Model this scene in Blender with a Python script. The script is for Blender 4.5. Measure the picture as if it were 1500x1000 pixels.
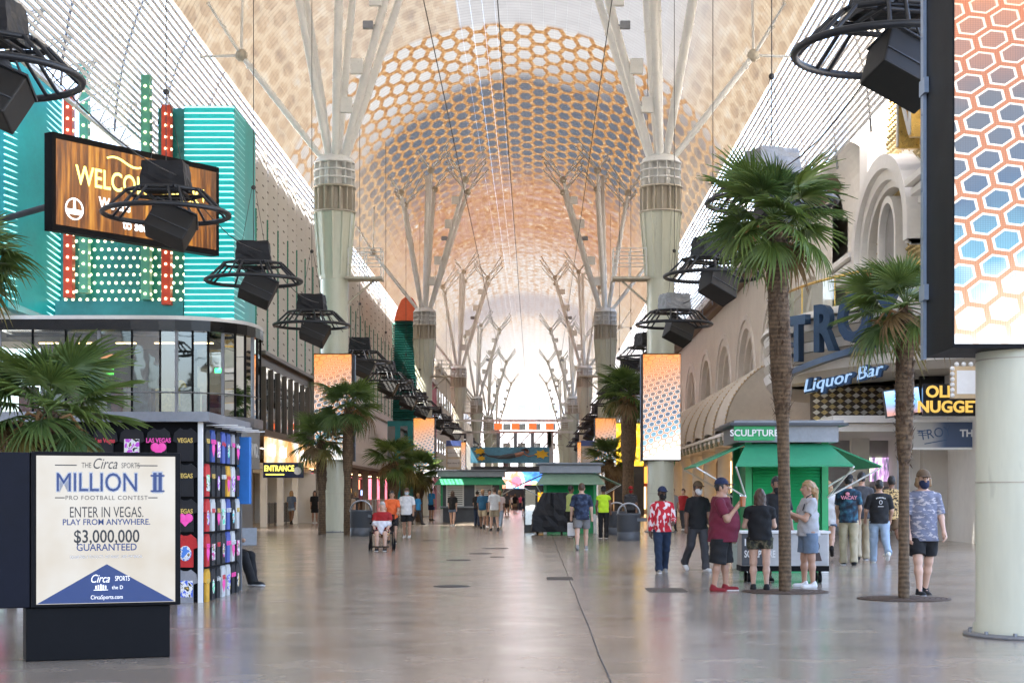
import bpy, bmesh, math, random
import numpy as np
from mathutils import Vector, Matrix, Euler
R = math.radians
random.seed(7); np.random.seed(7)
for o in list(bpy.data.objects): bpy.data.objects.remove(o)
SC = bpy.context.scene
COL = SC.collection
# ------------------------------------------------------------------ camera, world, sun, exposure
CAMZ, F_PX, VX, VY = 1.40, 2400.0, 786.0, 728.0
cam_d = bpy.data.cameras.new('camera'); cam = bpy.data.objects.new('camera', cam_d); COL.objects.link(cam)
cam.location = (0, 0, CAMZ); cam.rotation_euler = (R(90), 0, 0)
cam_d.sensor_width = 36.0; cam_d.lens = 36.0 * F_PX / 1500.0
cam_d.shift_x = (750 - VX) / 1500.0; cam_d.shift_y = (VY - 500) / 1500.0
cam_d.clip_start = 0.2; cam_d.clip_end = 3000
SC.camera = cam
SUN_EL, SUN_AZ = 60.0, -112.0           # azimuth measured from +Y towards +X: the sun stands left, a little behind the camera
W = bpy.data.worlds.new('World'); SC.world = W; W.use_nodes = True
_n = W.node_tree.nodes; _l = W.node_tree.links; _n.clear()
_sky = _n.new('ShaderNodeTexSky'); _sky.sky_type = 'NISHITA'; _sky.sun_disc = False
_sky.sun_elevation = R(SUN_EL); _sky.sun_rotation = R(SUN_AZ)
_sky.air_density = 0.8; _sky.dust_density = 4.0; _sky.ozone_density = 1.0
_bg = _n.new('ShaderNodeBackground'); _bg.inputs['Strength'].default_value = 0.15
_wo = _n.new('ShaderNodeOutputWorld'); _l.new(_sky.outputs[0], _bg.inputs[0]); _l.new(_bg.outputs[0], _wo.inputs[0])
sun_d = bpy.data.lights.new('sun', 'SUN'); sun = bpy.data.objects.new('sun', sun_d); COL.objects.link(sun)
sun_d.energy = 5.0; sun_d.angle = R(0.5); sun_d.color = (1, .95, .87)
_az, _el = R(SUN_AZ), R(SUN_EL)
SUNV = Vector((math.sin(_az)*math.cos(_el), math.cos(_az)*math.cos(_el), math.sin(_el)))
sun.rotation_euler = SUNV.to_track_quat('Z', 'Y').to_euler(); sun.location = (-30, 20, 60)
SC.view_settings.view_transform = 'Standard'; SC.view_settings.look = 'None'
SC.view_settings.gamma = 1.0; SC.view_settings.use_curve_mapping = False
SC.view_settings.exposure = 3.5
SC.render.engine = 'CYCLES'
SC.cycles.use_denoising = True
try: SC.cycles.denoiser = 'OPENIMAGEDENOISE'
except Exception: pass
SC.cycles.max_bounces = 6; SC.cycles.diffuse_bounces = 3; SC.cycles.glossy_bounces = 3
SC.cycles.transmission_bounces = 4; SC.cycles.transparent_max_bounces = 8
SC.cycles.caustics_reflective = False; SC.cycles.caustics_refractive = False
SC.cycles.sample_clamp_indirect = 6.0
def PX(x, D): return (x - VX) * D / F_PX
def PZ(y, D): return CAMZ + (VY - y) * D / F_PX
def DG(y): return F_PX * CAMZ / (y - VY)          # depth of a point on the ground seen at row y
# ------------------------------------------------------------------ materials
MATS = {}
class NT:
    def __init__(s, m):
        m.use_nodes = True; s.t = m.node_tree; s.t.nodes.clear()
        s.out = s.t.nodes.new('ShaderNodeOutputMaterial')
    def new(s, k, **kw):
        n = s.t.nodes.new(k)
        for a, v in kw.items(): setattr(n, a, v)
        return n
    def link(s, a, b): s.t.links.new(a, b)
    def val(s, sock, v):
        if hasattr(v, 'is_output') or isinstance(v, bpy.types.NodeSocket): s.link(v, sock)
        else: sock.default_value = v
    def m(s, op, a, b=None, c=None):
        n = s.new('ShaderNodeMath', operation=op)
        s.val(n.inputs[0], a)
        if b is not None: s.val(n.inputs[1], b)
        if c is not None: s.val(n.inputs[2], c)
        return n.outputs[0]
    def ramp(s, fac, stops, interp='LINEAR'):
        n = s.new('ShaderNodeValToRGB'); cr = n.color_ramp; cr.interpolation = interp
        while len(cr.elements) < len(stops): cr.elements.new(0.5)
        for e, (p, c) in zip(cr.elements, stops):
            e.position = p; e.color = (c[0], c[1], c[2], 1)
        s.link(fac, n.inputs[0]); return n.outputs[0]
    def mix(s, f, a, b, blend='MIX'):
        n = s.new('ShaderNodeMix', data_type='RGBA', blend_type=blend)
        s.val(n.inputs[0], f)
        for k, v in ((6, a), (7, b)):
            if isinstance(v, bpy.types.NodeSocket): s.link(v, n.inputs[k])
            else: n.inputs[k].default_value = (v[0], v[1], v[2], 1)
        return n.outputs[2]
    def noise(s, vec, scale, detail=3, rough=.55, out='Fac'):
        n = s.new('ShaderNodeTexNoise'); n.inputs['Scale'].default_value = scale
        n.inputs['Detail'].default_value = detail; n.inputs['Roughness'].default_value = rough
        if vec is not None: s.link(vec, n.inputs['Vector'])
        return n.outputs[out]
    def coord(s, kind='Object'):
        if kind == 'World': return s.new('ShaderNodeNewGeometry').outputs['Position']
        return s.new('ShaderNodeTexCoord').outputs[kind]
    def scale(s, vec, sx, sy, sz):
        n = s.new('ShaderNodeMapping'); n.inputs['Scale'].default_value = (sx, sy, sz); s.link(vec, n.inputs['Vector']); return n.outputs[0]
    def sep(s, vec):
        n = s.new('ShaderNodeSeparateXYZ'); s.link(vec, n.inputs[0]); return n.outputs
    def comb(s, x, y, z=0.0):
        n = s.new('ShaderNodeCombineXYZ'); s.val(n.inputs[0], x); s.val(n.inputs[1], y); s.val(n.inputs[2], z); return n.outputs[0]
    def bsdf(s, col, rough=.5, metal=0.0, bump=None, bstr=.3, bdist=.02, emit=None, estr=0, spec=None, alpha=None, trans=None, coat=None):
        b = s.new('ShaderNodeBsdfPrincipled')
        s.val(b.inputs['Base Color'], col if isinstance(col, bpy.types.NodeSocket) else (col[0], col[1], col[2], 1))
        s.val(b.inputs['Roughness'], rough); s.val(b.inputs['Metallic'], metal)
        if spec is not None: b.inputs['Specular IOR Level'].default_value = spec
        if trans is not None: b.inputs['Transmission Weight'].default_value = trans
        if coat is not None: b.inputs['Coat Weight'].default_value = coat
        if alpha is not None: s.val(b.inputs['Alpha'], alpha)
        if emit is not None:
            s.val(b.inputs['Emission Color'], emit if isinstance(emit, bpy.types.NodeSocket) else (emit[0], emit[1], emit[2], 1))
            s.val(b.inputs['Emission Strength'], estr)
        if bump is not None:
            bn = s.new('ShaderNodeBump'); bn.inputs['Strength'].default_value = bstr; bn.inputs['Distance'].default_value = bdist
            s.link(bump, bn.inputs['Height']); s.link(bn.outputs[0], b.inputs['Normal'])
        s.link(b.outputs[0], s.out.inputs[0]); return b
def mat(name, col, rough=.55, metal=0.0, var=.12, vscale=1.5, bump=0.0, bscale=30, spec=None, wear=0.0, kind='World', stretch=None):
    """plain surface: base colour broken up by two scales of noise, a little roughness change and fine relief"""
    if name in MATS: return MATS[name]
    m = bpy.data.materials.new(name); t = NT(m); co = t.coord(kind)
    if stretch: co = t.scale(co, *stretch)
    n1 = t.noise(co, vscale, 5, .6); n2 = t.noise(co, vscale*9, 3, .6)
    f = t.m('ADD', t.m('MULTIPLY', n1, .7), t.m('MULTIPLY', n2, .3))
    lo = [max(0, c*(1-var*1.6)) for c in col]; hi = [min(1, c*(1+var)) for c in col]
    c = t.ramp(f, [(.3, lo), (.7, hi)])
    if wear: c = t.mix(t.m('MULTIPLY', t.ramp(n2, [(.62, (0,0,0)), (.7, (1,1,1))]), wear), c, [x*.35 for x in col])
    rr = t.m('ADD', rough - .06, t.m('MULTIPLY', n1, .12))
    bm = None
    if bump: bm = t.noise(co, bscale, 3, .6)
    t.bsdf(c, rr, metal, bump=bm, bstr=bump, spec=spec)
    MATS[name] = m; return m
EM = .58       # screens and lamps are this bright next to the daylight the picture is exposed for
def emat(name, col, strength, base=None):
    if name in MATS: return MATS[name]
    m = bpy.data.materials.new(name); t = NT(m)
    t.bsdf(base or [c*.6 for c in col], .4, 0, emit=col, estr=strength*EM); MATS[name] = m; return m
# ------------------------------------------------------------------ mesh builder
class MB:
    def __init__(s): s.v = []; s.f = []; s.sm = []
    def add(s, vs, fs, smooth=False):
        b = len(s.v); s.v += [tuple(v) for v in vs]; s.f += [tuple(i + b for i in f) for f in fs]; s.sm += [smooth]*len(fs); return s
    def box(s, c, d, rz=0.0, M=None):
        x, y, z = d[0]/2, d[1]/2, d[2]/2
        vs = [Vector((sx*x, sy*y, sz*z)) for sx in (-1, 1) for sy in (-1, 1) for sz in (-1, 1)]
        if M is not None: vs = [M @ v for v in vs]
        elif rz:
            m = Matrix.Rotation(rz, 3, 'Z'); vs = [m @ v for v in vs]
        vs = [v + Vector(c) for v in vs]
        return s.add(vs, [(0,1,3,2), (4,6,7,5), (0,4,5,1), (2,3,7,6), (0,2,6,4), (1,5,7,3)])
    def bx(s, x0, x1, y0, y1, z0, z1): return s.box(((x0+x1)/2, (y0+y1)/2, (z0+z1)/2), (abs(x1-x0), abs(y1-y0), abs(z1-z0)))
    def bbox(s, c, d, b=.01, rz=0.0, M=None):
        """box with chamfered vertical and horizontal edges"""
        bm = bmesh.new(); bmesh.ops.create_cube(bm, size=1)
        for v in bm.verts: v.co = Vector((v.co.x*d[0], v.co.y*d[1], v.co.z*d[2]))
        bmesh.ops.bevel(bm, geom=list(bm.edges), offset=b, segments=2, profile=.6, affect='EDGES')
        m = M if M is not None else Matrix.Rotation(rz, 3, 'Z')
        bm.verts.ensure_lookup_table()
        s.add([m @ v.co + Vector(c) for v in bm.verts], [[v.index for v in f.verts] for f in bm.faces]); bm.free(); return s
    def cyl(s, p0, p1, r0, r1=None, n=12, caps=True, smooth=True):
        r1 = r0 if r1 is None else r1; p0 = Vector(p0); p1 = Vector(p1); d = (p1-p0)
        if d.length < 1e-6: return s
        q = d.normalized().to_track_quat('Z', 'Y'); vs = []
        for p, r in ((p0, r0), (p1, r1)):
            for i in range(n):
                a = 2*math.pi*i/n; vs.append(p + q @ Vector((r*math.cos(a), r*math.sin(a), 0)))
        s.add(vs, [(i, (i+1) % n, n+(i+1) % n, n+i) for i in range(n)], smooth)
        if caps:
            s.add(vs[:n], [tuple(range(n))[::-1]]); s.add(vs[n:], [tuple(range(n))])
        return s
    def tube(s, pts, r, n=8, closed=False, smooth=True):
        pts = [Vector(p) for p in pts]; N = len(pts); rr = r if isinstance(r, (list, tuple)) else [r]*N
        vs = []; up = None
        for i, p in enumerate(pts):
            a = pts[(i-1) % N] if (closed or i > 0) else p; b = pts[(i+1) % N] if (closed or i < N-1) else p
            t = (b-a).normalized()
            if up is None: up = Vector((0, 0, 1)) if abs(t.z) < .9 else Vector((1, 0, 0))
            x = t.cross(up).normalized(); y = x.cross(t).normalized(); up = y
            for k in range(n):
                g = 2*math.pi*k/n; vs.append(p + x*(rr[i]*math.cos(g)) + y*(rr[i]*math.sin(g)))
        fs = []
        for i in range(N if closed else N-1):
            j = (i+1) % N
            for k in range(n): fs.append((i*n+k, i*n+(k+1) % n, j*n+(k+1) % n, j*n+k))
        s.add(vs, fs, smooth)
        if not closed:
            s.add(vs[:n], [tuple(range(n))[::-1]]); s.add(vs[-n:], [tuple(range(n))])
        return s
    def lathe(s, prof, n=24, c=(0, 0, 0), smooth=True, cap=True, a0=0, a1=None):
        full = a1 is None; a1 = 2*math.pi if full else a1; m = n if full else n+1
        vs = []
        for r, z in prof:
            for i in range(m):
                a = a0 + (a1-a0)*i/n; vs.append((c[0]+r*math.cos(a), c[1]+r*math.sin(a), c[2]+z))
        fs = []
        for j in range(len(prof)-1):
            for i in range(n):
                k = (i+1) % m; fs.append((j*m+i, j*m+k, (j+1)*m+k, (j+1)*m+i))
        s.add(vs, fs, smooth)
        if cap and full:
            if prof[0][0] > 1e-4: s.add(vs[:m], [tuple(range(m))[::-1]])
            if prof[-1][0] > 1e-4: s.add(vs[-m:], [tuple(range(m))])
        return s
    def prism(s, poly, axis, a, b):
        """polygon (2D) extruded along an axis ('x': poly=(y,z); 'y': poly=(x,z); 'z': poly=(x,y))"""
        def mk(p, t): return {'x': (t, p[0], p[1]), 'y': (p[0], t, p[1]), 'z': (p[0], p[1], t)}[axis]
        n = len(poly); vs = [mk(p, a) for p in poly] + [mk(p, b) for p in poly]
        return s.add(vs, [tuple(range(n))[::-1], tuple(range(n, 2*n))] + [(i, (i+1) % n, n+(i+1) % n, n+i) for i in range(n)])
    def sphere(s, c, r, n=8, m=6, sc=(1, 1, 1)):
        vs = [(c[0], c[1], c[2]+r*sc[2])]
        for j in range(1, m):
            th = math.pi*j/m
            for i in range(n):
                a = 2*math.pi*i/n; vs.append((c[0]+r*sc[0]*math.sin(th)*math.cos(a), c[1]+r*sc[1]*math.sin(th)*math.sin(a), c[2]+r*sc[2]*math.cos(th)))
        vs.append((c[0], c[1], c[2]-r*sc[2])); L = len(vs)-1; fs = []
        for i in range(n): fs.append((0, 1+i, 1+(i+1) % n)); fs.append((L, L-n+(i+1) % n, L-n+i))
        for j in range(m-2):
            for i in range(n):
                a = 1+j*n; fs.append((a+i, a+n+i, a+n+(i+1) % n, a+(i+1) % n))
        return s.add(vs, fs, True)
    def mesh(s, name):
        me = bpy.data.meshes.new(name); me.from_pydata([tuple(v) for v in s.v], [], s.f)
        me.polygons.foreach_set('use_smooth', s.sm); me.validate(); me.update()
        bm = bmesh.new(); bm.from_mesh(me); bmesh.ops.recalc_face_normals(bm, faces=bm.faces); bm.to_mesh(me); bm.free()
        return me
    def build(s, name, m=None, parent=None, loc=None, rz=None):
        me = s.mesh(name)
        if m is not None: me.materials.append(m)
        return link(name, me, parent, loc, rz)
def link(name, me, parent=None, loc=None, rz=None):
    o = bpy.data.objects.new(name, me); COL.objects.link(o)
    if parent is not None: o.parent = parent
    if loc is not None: o.location = loc
    if rz is not None: o.rotation_euler = (0, 0, rz)
    return o
def tag(o, label, cat, group=None):
    o['label'] = label; o['category'] = cat
    if group: o['group'] = group
    return o
def thing(name, label, cat, loc=(0, 0, 0), rz=0.0, group=None):
    o = bpy.data.objects.new(name, None); o.empty_display_size = .2; COL.objects.link(o)
    o.location = loc; o.rotation_euler = (0, 0, rz); return tag(o, label, cat, group)
def struct(o): o['kind'] = 'structure'; return o
def stuff(o): o['kind'] = 'stuff'; return o
def copy_tree(o, parent=None):
    c = o.copy(); COL.objects.link(c); c.parent = parent
    for ch in o.children: copy_tree(ch, c)
    return c
def text(body, size, m, parent=None, loc=(0, 0, 0), rot=(R(90), 0, 0), depth=.01, align='CENTER', sx=1.0, name='lettering', bold=0.0, shear=0.0, spacing=1.0):
    cu = bpy.data.curves.new(name, 'FONT'); cu.body = body; cu.size = size; cu.align_x = align; cu.align_y = 'CENTER'
    cu.extrude = depth; cu.offset = bold; cu.shear = shear; cu.space_character = spacing; cu.resolution_u = 3
    t = bpy.data.objects.new('tmp', cu); me = bpy.data.meshes.new_from_object(t)
    bpy.data.objects.remove(t); bpy.data.curves.remove(cu)
    me.name = name; me.materials.clear(); me.materials.append(m)
    o = link(name, me, parent, loc); o.rotation_euler = rot; o.scale = (sx, 1, 1); return o
# ------------------------------------------------------------------ display patterns (what the LED screens show)
def hexd(t, u, v):
    """distance from the centre of a hexagonal cell (0) to its edge (0.5), plus a value per cell"""
    ax = t.m('SUBTRACT', t.m('FLOORED_MODULO', u, 1.0), .5); ay = t.m('SUBTRACT', t.m('FLOORED_MODULO', v, 1.7320508), .8660254)
    bx = t.m('SUBTRACT', t.m('FLOORED_MODULO', t.m('SUBTRACT', u, .5), 1.0), .5)
    by = t.m('SUBTRACT', t.m('FLOORED_MODULO', t.m('SUBTRACT', v, .8660254), 1.7320508), .8660254)
    da = t.m('ADD', t.m('MULTIPLY', ax, ax), t.m('MULTIPLY', ay, ay)); db = t.m('ADD', t.m('MULTIPLY', bx, bx), t.m('MULTIPLY', by, by))
    sel = t.m('LESS_THAN', da, db); inv = t.m('SUBTRACT', 1.0, sel)
    gx = t.m('ABSOLUTE', t.m('ADD', t.m('MULTIPLY', ax, sel), t.m('MULTIPLY', bx, inv)))
    gy = t.m('ABSOLUTE', t.m('ADD', t.m('MULTIPLY', ay, sel), t.m('MULTIPLY', by, inv)))
    return t.m('MAXIMUM', gx, t.m('ADD', t.m('MULTIPLY', gx, .5), t.m('MULTIPLY', gy, .8660254)))
def band(t, x, a, b):      # 0 below a, 1 above b
    return t.m('MINIMUM', t.m('MAXIMUM', t.m('DIVIDE', t.m('SUBTRACT', x, a), b - a), 0.0), 1.0)
def canopy_screen():
    m = bpy.data.materials.new('canopy_display'); t = NT(m); pos = t.coord('World'); X, Y, Z = t.sep(pos)
    ang = t.m('ARCTAN2', t.m('ADD', X, 1.57), t.m('SUBTRACT', Z, 14.0)); u = t.m('MULTIPLY', ang, 13.4)
    side = band(t, t.m('ABSOLUTE', ang), .62, .95)
    uv = t.comb(u, Y, 0.0)
    wob = t.noise(uv, .06, 3); wob2 = t.noise(uv, .25, 2)
    # golden lattice of long hexagons
    d = hexd(t, t.m('DIVIDE', Y, 2.5), t.m('DIVIDE', u, 1.0))
    line = band(t, d, .345, .385)
    cell = t.ramp(t.m('ADD', t.m('MULTIPLY', wob, .6), t.m('ADD', t.m('MULTIPLY', band(t, Y, 92, 112), .5), t.m('MULTIPLY', u, .012))), [(.3, (.80, .79, .78)), (.5, (.60, .58, .58)), (.62, (.15, .17, .21)), (1, (.11, .15, .20))])
    fine = t.noise(t.scale(uv, 2.2, .9, 1), 2.0, 3)
    gold = t.ramp(fine, [(.25, (.30, .11, .03)), (.5, (.60, .30, .10)), (.66, (.92, .58, .28)), (.76, (1, .95, .8))])
    hexc = t.mix(line, cell, gold)
    # brick-like streaks further on
    br = t.noise(t.scale(uv, 1.1, .42, 1), 1.4, 3, .6); br2 = t.noise(t.scale(uv, .5, 1.0, 1), .55, 3, .6)
    brick = t.ramp(br, [(.26, (.26, .11, .06)), (.42, (.50, .20, .07)), (.55, (.68, .33, .14)), (.63, (.85, .62, .42)), (.70, (1, .97, .92))])
    brick = t.mix(t.ramp(br2, [(.42, (0, 0, 0)), (.62, (.75, .75, .75))]), brick, (.62, .40, .37))
    white = t.ramp(br, [(.28, (.45, .22, .10)), (.40, (.66, .45, .30)), (.48, (.80, .74, .68)), (.56, (.96, .95, .94)), (.64, (.66, .65, .68)), (.75, (.40, .38, .44))])
    yj = t.m('ADD', Y, t.m('MULTIPLY', t.m('SUBTRACT', wob2, .5), 16.0))
    brick = t.mix(t.m('MULTIPLY', line, .45), brick, gold)
    c = t.mix(band(t, yj, 124, 140), hexc, brick)
    white = t.mix(t.m('MULTIPLY', line, .5), white, gold)
    c = t.mix(band(t, yj, 158, 186), c, white)
    arc = t.m('MULTIPLY', band(t, Y, 205, 212), t.m('SUBTRACT', 1.0, band(t, Y, 228, 240)))
    c = t.mix(t.m('MULTIPLY', arc, .7), c, (.42, .38, .42))
    c = t.mix(t.m('MULTIPLY', band(t, Y, 238, 262), .7), c, (.80, .79, .80))
    # the nearer stretch: plain light grey overhead, peach streaks on the flanks
    st = t.noise(t.scale(uv, .9, .18, 1), 1.6, 4, .65)
    peach = t.ramp(st, [(.25, (.40, .30, .24)), (.42, (.60, .44, .30)), (.55, (.74, .55, .37)), (.66, (.84, .74, .60)), (.8, (.62, .62, .60))])
    plain = t.ramp(t.noise(uv, .9, 4), [(.3, (.64, .64, .66)), (.7, (.76, .76, .78))])
    peach = t.mix(t.m('MULTIPLY', line, .42), peach, (.98, .82, .60))
    near = t.mix(side, plain, peach)
    near = t.mix(t.m('MULTIPLY', t.m('MULTIPLY', t.m('LESS_THAN', ang, -.2), band(t, Y, 60, 70)), .8), near, peach)
    c = t.mix(band(t, Y, 89.6, 90.2), near, c)
    c = t.mix(t.m('MULTIPLY', t.m('MULTIPLY', side, band(t, Y, 80, 100)), .55), c, peach)
    # LED rows: fine dark scan lines across the strip
    led = t.m('SUBTRACT', 1.0, t.m('MULTIPLY', t.m('LESS_THAN', t.m('FLOORED_MODULO', Y, .5), .09), .35))
    c = t.mix(1.0, c, t.comb(led, led, led), 'MULTIPLY')
    t.bsdf((.02, .02, .022), .5, emit=c, estr=.158*EM)
    return m
def column_screen():
    m = bpy.data.materials.new('column_display'); t = NT(m); pos = t.coord('Object'); X, Y, Z = t.sep(pos)   # Z: 0 bottom .. 4.2 top
    a = R(-38); ca, sa = math.cos(a), math.sin(a)
    zc = t.m('ADD', Z, t.m('MULTIPLY', t.m('MULTIPLY', Z, Z), .045))
    p = t.m('MULTIPLY', t.m('ADD', X, zc), .7071); q = t.m('MULTIPLY', t.m('SUBTRACT', zc, X), .7071)
    d = hexd(t, t.m('DIVIDE', q, .245), t.m('DIVIDE', p, .30))
    hz = t.m('DIVIDE', Z, 4.2); n = t.noise(t.comb(X, Z, 0.0), 1.4, 3)
    hj = t.m('ADD', t.m('ADD', hz, t.m('MULTIPLY', t.m('SUBTRACT', n, .5), .25)), t.m('MULTIPLY', X, -.08))
    inner = t.ramp(hj, [(.0, (1, 1, 1)), (.13, (.85, .93, 1)), (.24, (.14, .36, .50)), (.38, (.07, .12, .20)), (.6, (.12, .12, .13)), (.80, (.45, .18, .08)), (.96, (.9, .32, .08))])
    rim = t.ramp(hj, [(.0, (1, 1, 1)), (.3, (1, .96, .9)), (.6, (1, .93, .85)), (.82, (1, .70, .48)), (1, (.9, .3, .06))])
    lat = t.ramp(hj, [(.0, (.92, .84, .76)), (.10, (.75, .46, .28)), (.25, (.48, .19, .07)), (.7, (.45, .14, .035)), (1, (.65, .16, .02))])
    c = t.mix(band(t, d, .33, .35), inner, rim); c = t.mix(band(t, d, .405, .425), c, lat)
    gx = t.m('LESS_THAN', t.m('FLOORED_MODULO', X, .02), .006); gz = t.m('LESS_THAN', t.m('FLOORED_MODULO', Z, .02), .006)
    g = t.m('SUBTRACT', 1.0, t.m('MULTIPLY', t.m('MAXIMUM', gx, gz), .35))
    c = t.mix(1.0, c, t.comb(g, g, g), 'MULTIPLY')
    t.bsdf((.01, .01, .012), .35, emit=c, estr=.30*EM)
    return m
M_CAN = canopy_screen(); M_SCR = column_screen()
M_STEEL = mat('painted_pale_steel', (.70, .70, .67), .45, 0, .10, .8, wear=.25)
M_GREEN_COL = mat('pale_green_column_paint', (.55, .56, .45), .32, 0, .13, .8, stretch=(1, 1, .18), wear=.25)
M_CAP = mat('weathered_beige_steel', (.50, .45, .36), .6, 0, .22, 1.2, stretch=(1, 1, .3), wear=.4)
M_BLACK = mat('black_powder_coat', (.005, .005, .006), .55, 0, .2, 2, spec=.12)
M_BLACKG = mat('black_gloss_panel', (.005, .005, .006), .25, 0, .2, 2, spec=.35)
M_SLAT = mat('white_aluminium_slat', (.68, .70, .73), .4, .2, .08, .7)
M_GREY = mat('grey_metal', (.22, .23, .25), .42, .4, .15, 2)
M_DGREY = mat('dark_grey_metal', (.06, .065, .075), .45, .3, .2, 2)
M_BLUEEDGE = mat('blue_grey_trim', (.24, .31, .42), .35, .4, .1, 2)
M_CABLE = mat('black_cable', (.03, .03, .03), .6)
M_WHITE = mat('white_paint', (.78, .78, .76), .5, 0, .06, 1.2)
M_CREAM = mat('cream_stucco', (.84, .81, .75), .75, 0, .07, .35, bump=.15, bscale=18)
# ------------------------------------------------------------------ ground
def ground():
    m = bpy.data.materials.new('polished_concrete'); t = NT(m); co = t.coord('World'); X, Y, Z = t.sep(co)
    big = t.noise(t.scale(co, .10, .30, 1), 1.0, 4, .6); mid = t.noise(co, 1.3, 5, .6); fine = t.noise(co, 24, 3, .6)
    bands = t.noise(t.scale(co, .015, .55, 1), 1.0, 2, .5)
    f = t.m('ADD', t.m('ADD', t.m('MULTIPLY', big, .35), t.m('MULTIPLY', bands, .35)), t.m('ADD', t.m('MULTIPLY', mid, .2), t.m('MULTIPLY', fine, .1)))
    c = t.ramp(f, [(.30, (.20, .172, .14)), (.45, (.29, .25, .205)), (.58, (.36, .31, .25)), (.72, (.42, .36, .29))])
    warm = t.noise(t.scale(co, .3, .12, 1), .7, 3)
    c = t.mix(t.m('MULTIPLY', t.ramp(warm, [(.45, (0, 0, 0)), (.65, (1, 1, 1))]), .5), c, (.38, .29, .22))
    spots = t.ramp(t.noise(co, 5.5, 2, .4), [(.20, (1, 1, 1)), (.26, (0, 0, 0))])
    c = t.mix(t.m('MULTIPLY', spots, .55), c, (.10, .095, .09))
    vor = t.new('ShaderNodeTexVoronoi'); vor.inputs['Scale'].default_value = 1.6; t.link(co, vor.inputs['Vector']); gum = t.m('MULTIPLY', t.m('LESS_THAN', vor.outputs['Distance'], .035), t.m('GREATER_THAN', t.sep(vor.outputs['Color'])[0], .45))
    c = t.mix(t.m('MULTIPLY', gum, .6), c, (.07, .065, .06))
    jl = t.m('MAXIMUM', t.m('LESS_THAN', t.m('FLOORED_MODULO', Y, 6.1), .014), t.m('LESS_THAN', t.m('FLOORED_MODULO', t.m('ADD', X, .4), 4.6), .010))
    c = t.mix(t.m('MULTIPLY', jl, .45), c, (.08, .075, .07))
    pat_ = t.ramp(t.noise(t.scale(co, .25, .25, 1), 1.0, 1, .2), [(.56, (0, 0, 0)), (.57, (1, 1, 1))]); c = t.mix(t.m('MULTIPLY', pat_, .10), c, (.16, .14, .12))
    scr = t.ramp(t.noise(t.scale(co, 3, .5, 1), 6, 4, .7), [(.70, (0, 0, 0)), (.78, (1, 1, 1))])
    c = t.mix(t.m('MULTIPLY', scr, .25), c, (.55, .53, .5))
    rough = t.m('ADD', .05, t.m('ADD', t.m('MULTIPLY', mid, .20), t.m('MULTIPLY', bands, .08)))
    h = t.m('ADD', t.m('MULTIPLY', t.noise(t.scale(co, .35, 1.6, 1), 1.2, 2), 1.0), t.m('MULTIPLY', fine, .05))
    t.bsdf(c, rough, 0, bump=h, bstr=.05, bdist=.03, spec=.75)
    g = MB(); g.add([(-400, -120, 0), (400, -120, 0), (400, 900, 0), (-400, 900, 0)], [(0, 1, 2, 3)])
    struct(g.build('pavement', m))
    j = mat('joint_dark_sealant', (.06, .055, .05), .8)
    mb = MB(); pts = []
    random.seed(3)
    for i in range(60):
        y = 5 + i*1.6; pts.append((.56 + .006*math.sin(i*1.7) + random.uniform(-.004, .004), y))
    for (x0, y0), (x1, y1) in zip(pts, pts[1:]): mb.add([(x0-.006, y0, .004), (x0+.006, y0, .004), (x1+.006, y1, .004), (x1-.006, y1, .004)], [(0, 1, 2, 3)])
    struct(mb.build('pavement_joint', j))
    for y in (31.5, 47.0, 75.0):
        mb = MB(); mb.add([(-13, y-.012, .005), (12, y-.012, .005), (12, y+.012, .005), (-13, y+.012, .005)], [(0, 1, 2, 3)]); struct(mb.build('pavement_joint', j))
    mb = MB(); x0, y0, x1, y1 = PX(1325, 28.5), 28.5, PX(1425, 23.5), 23.5
    mb.add([(x0, y0-.02, .004), (x1, y1-.02, .004), (x1, y1+.02, .004), (x0, y0+.02, .004)], [(0, 1, 2, 3)]); struct(mb.build('pavement_joint', j))
ground()
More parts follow.
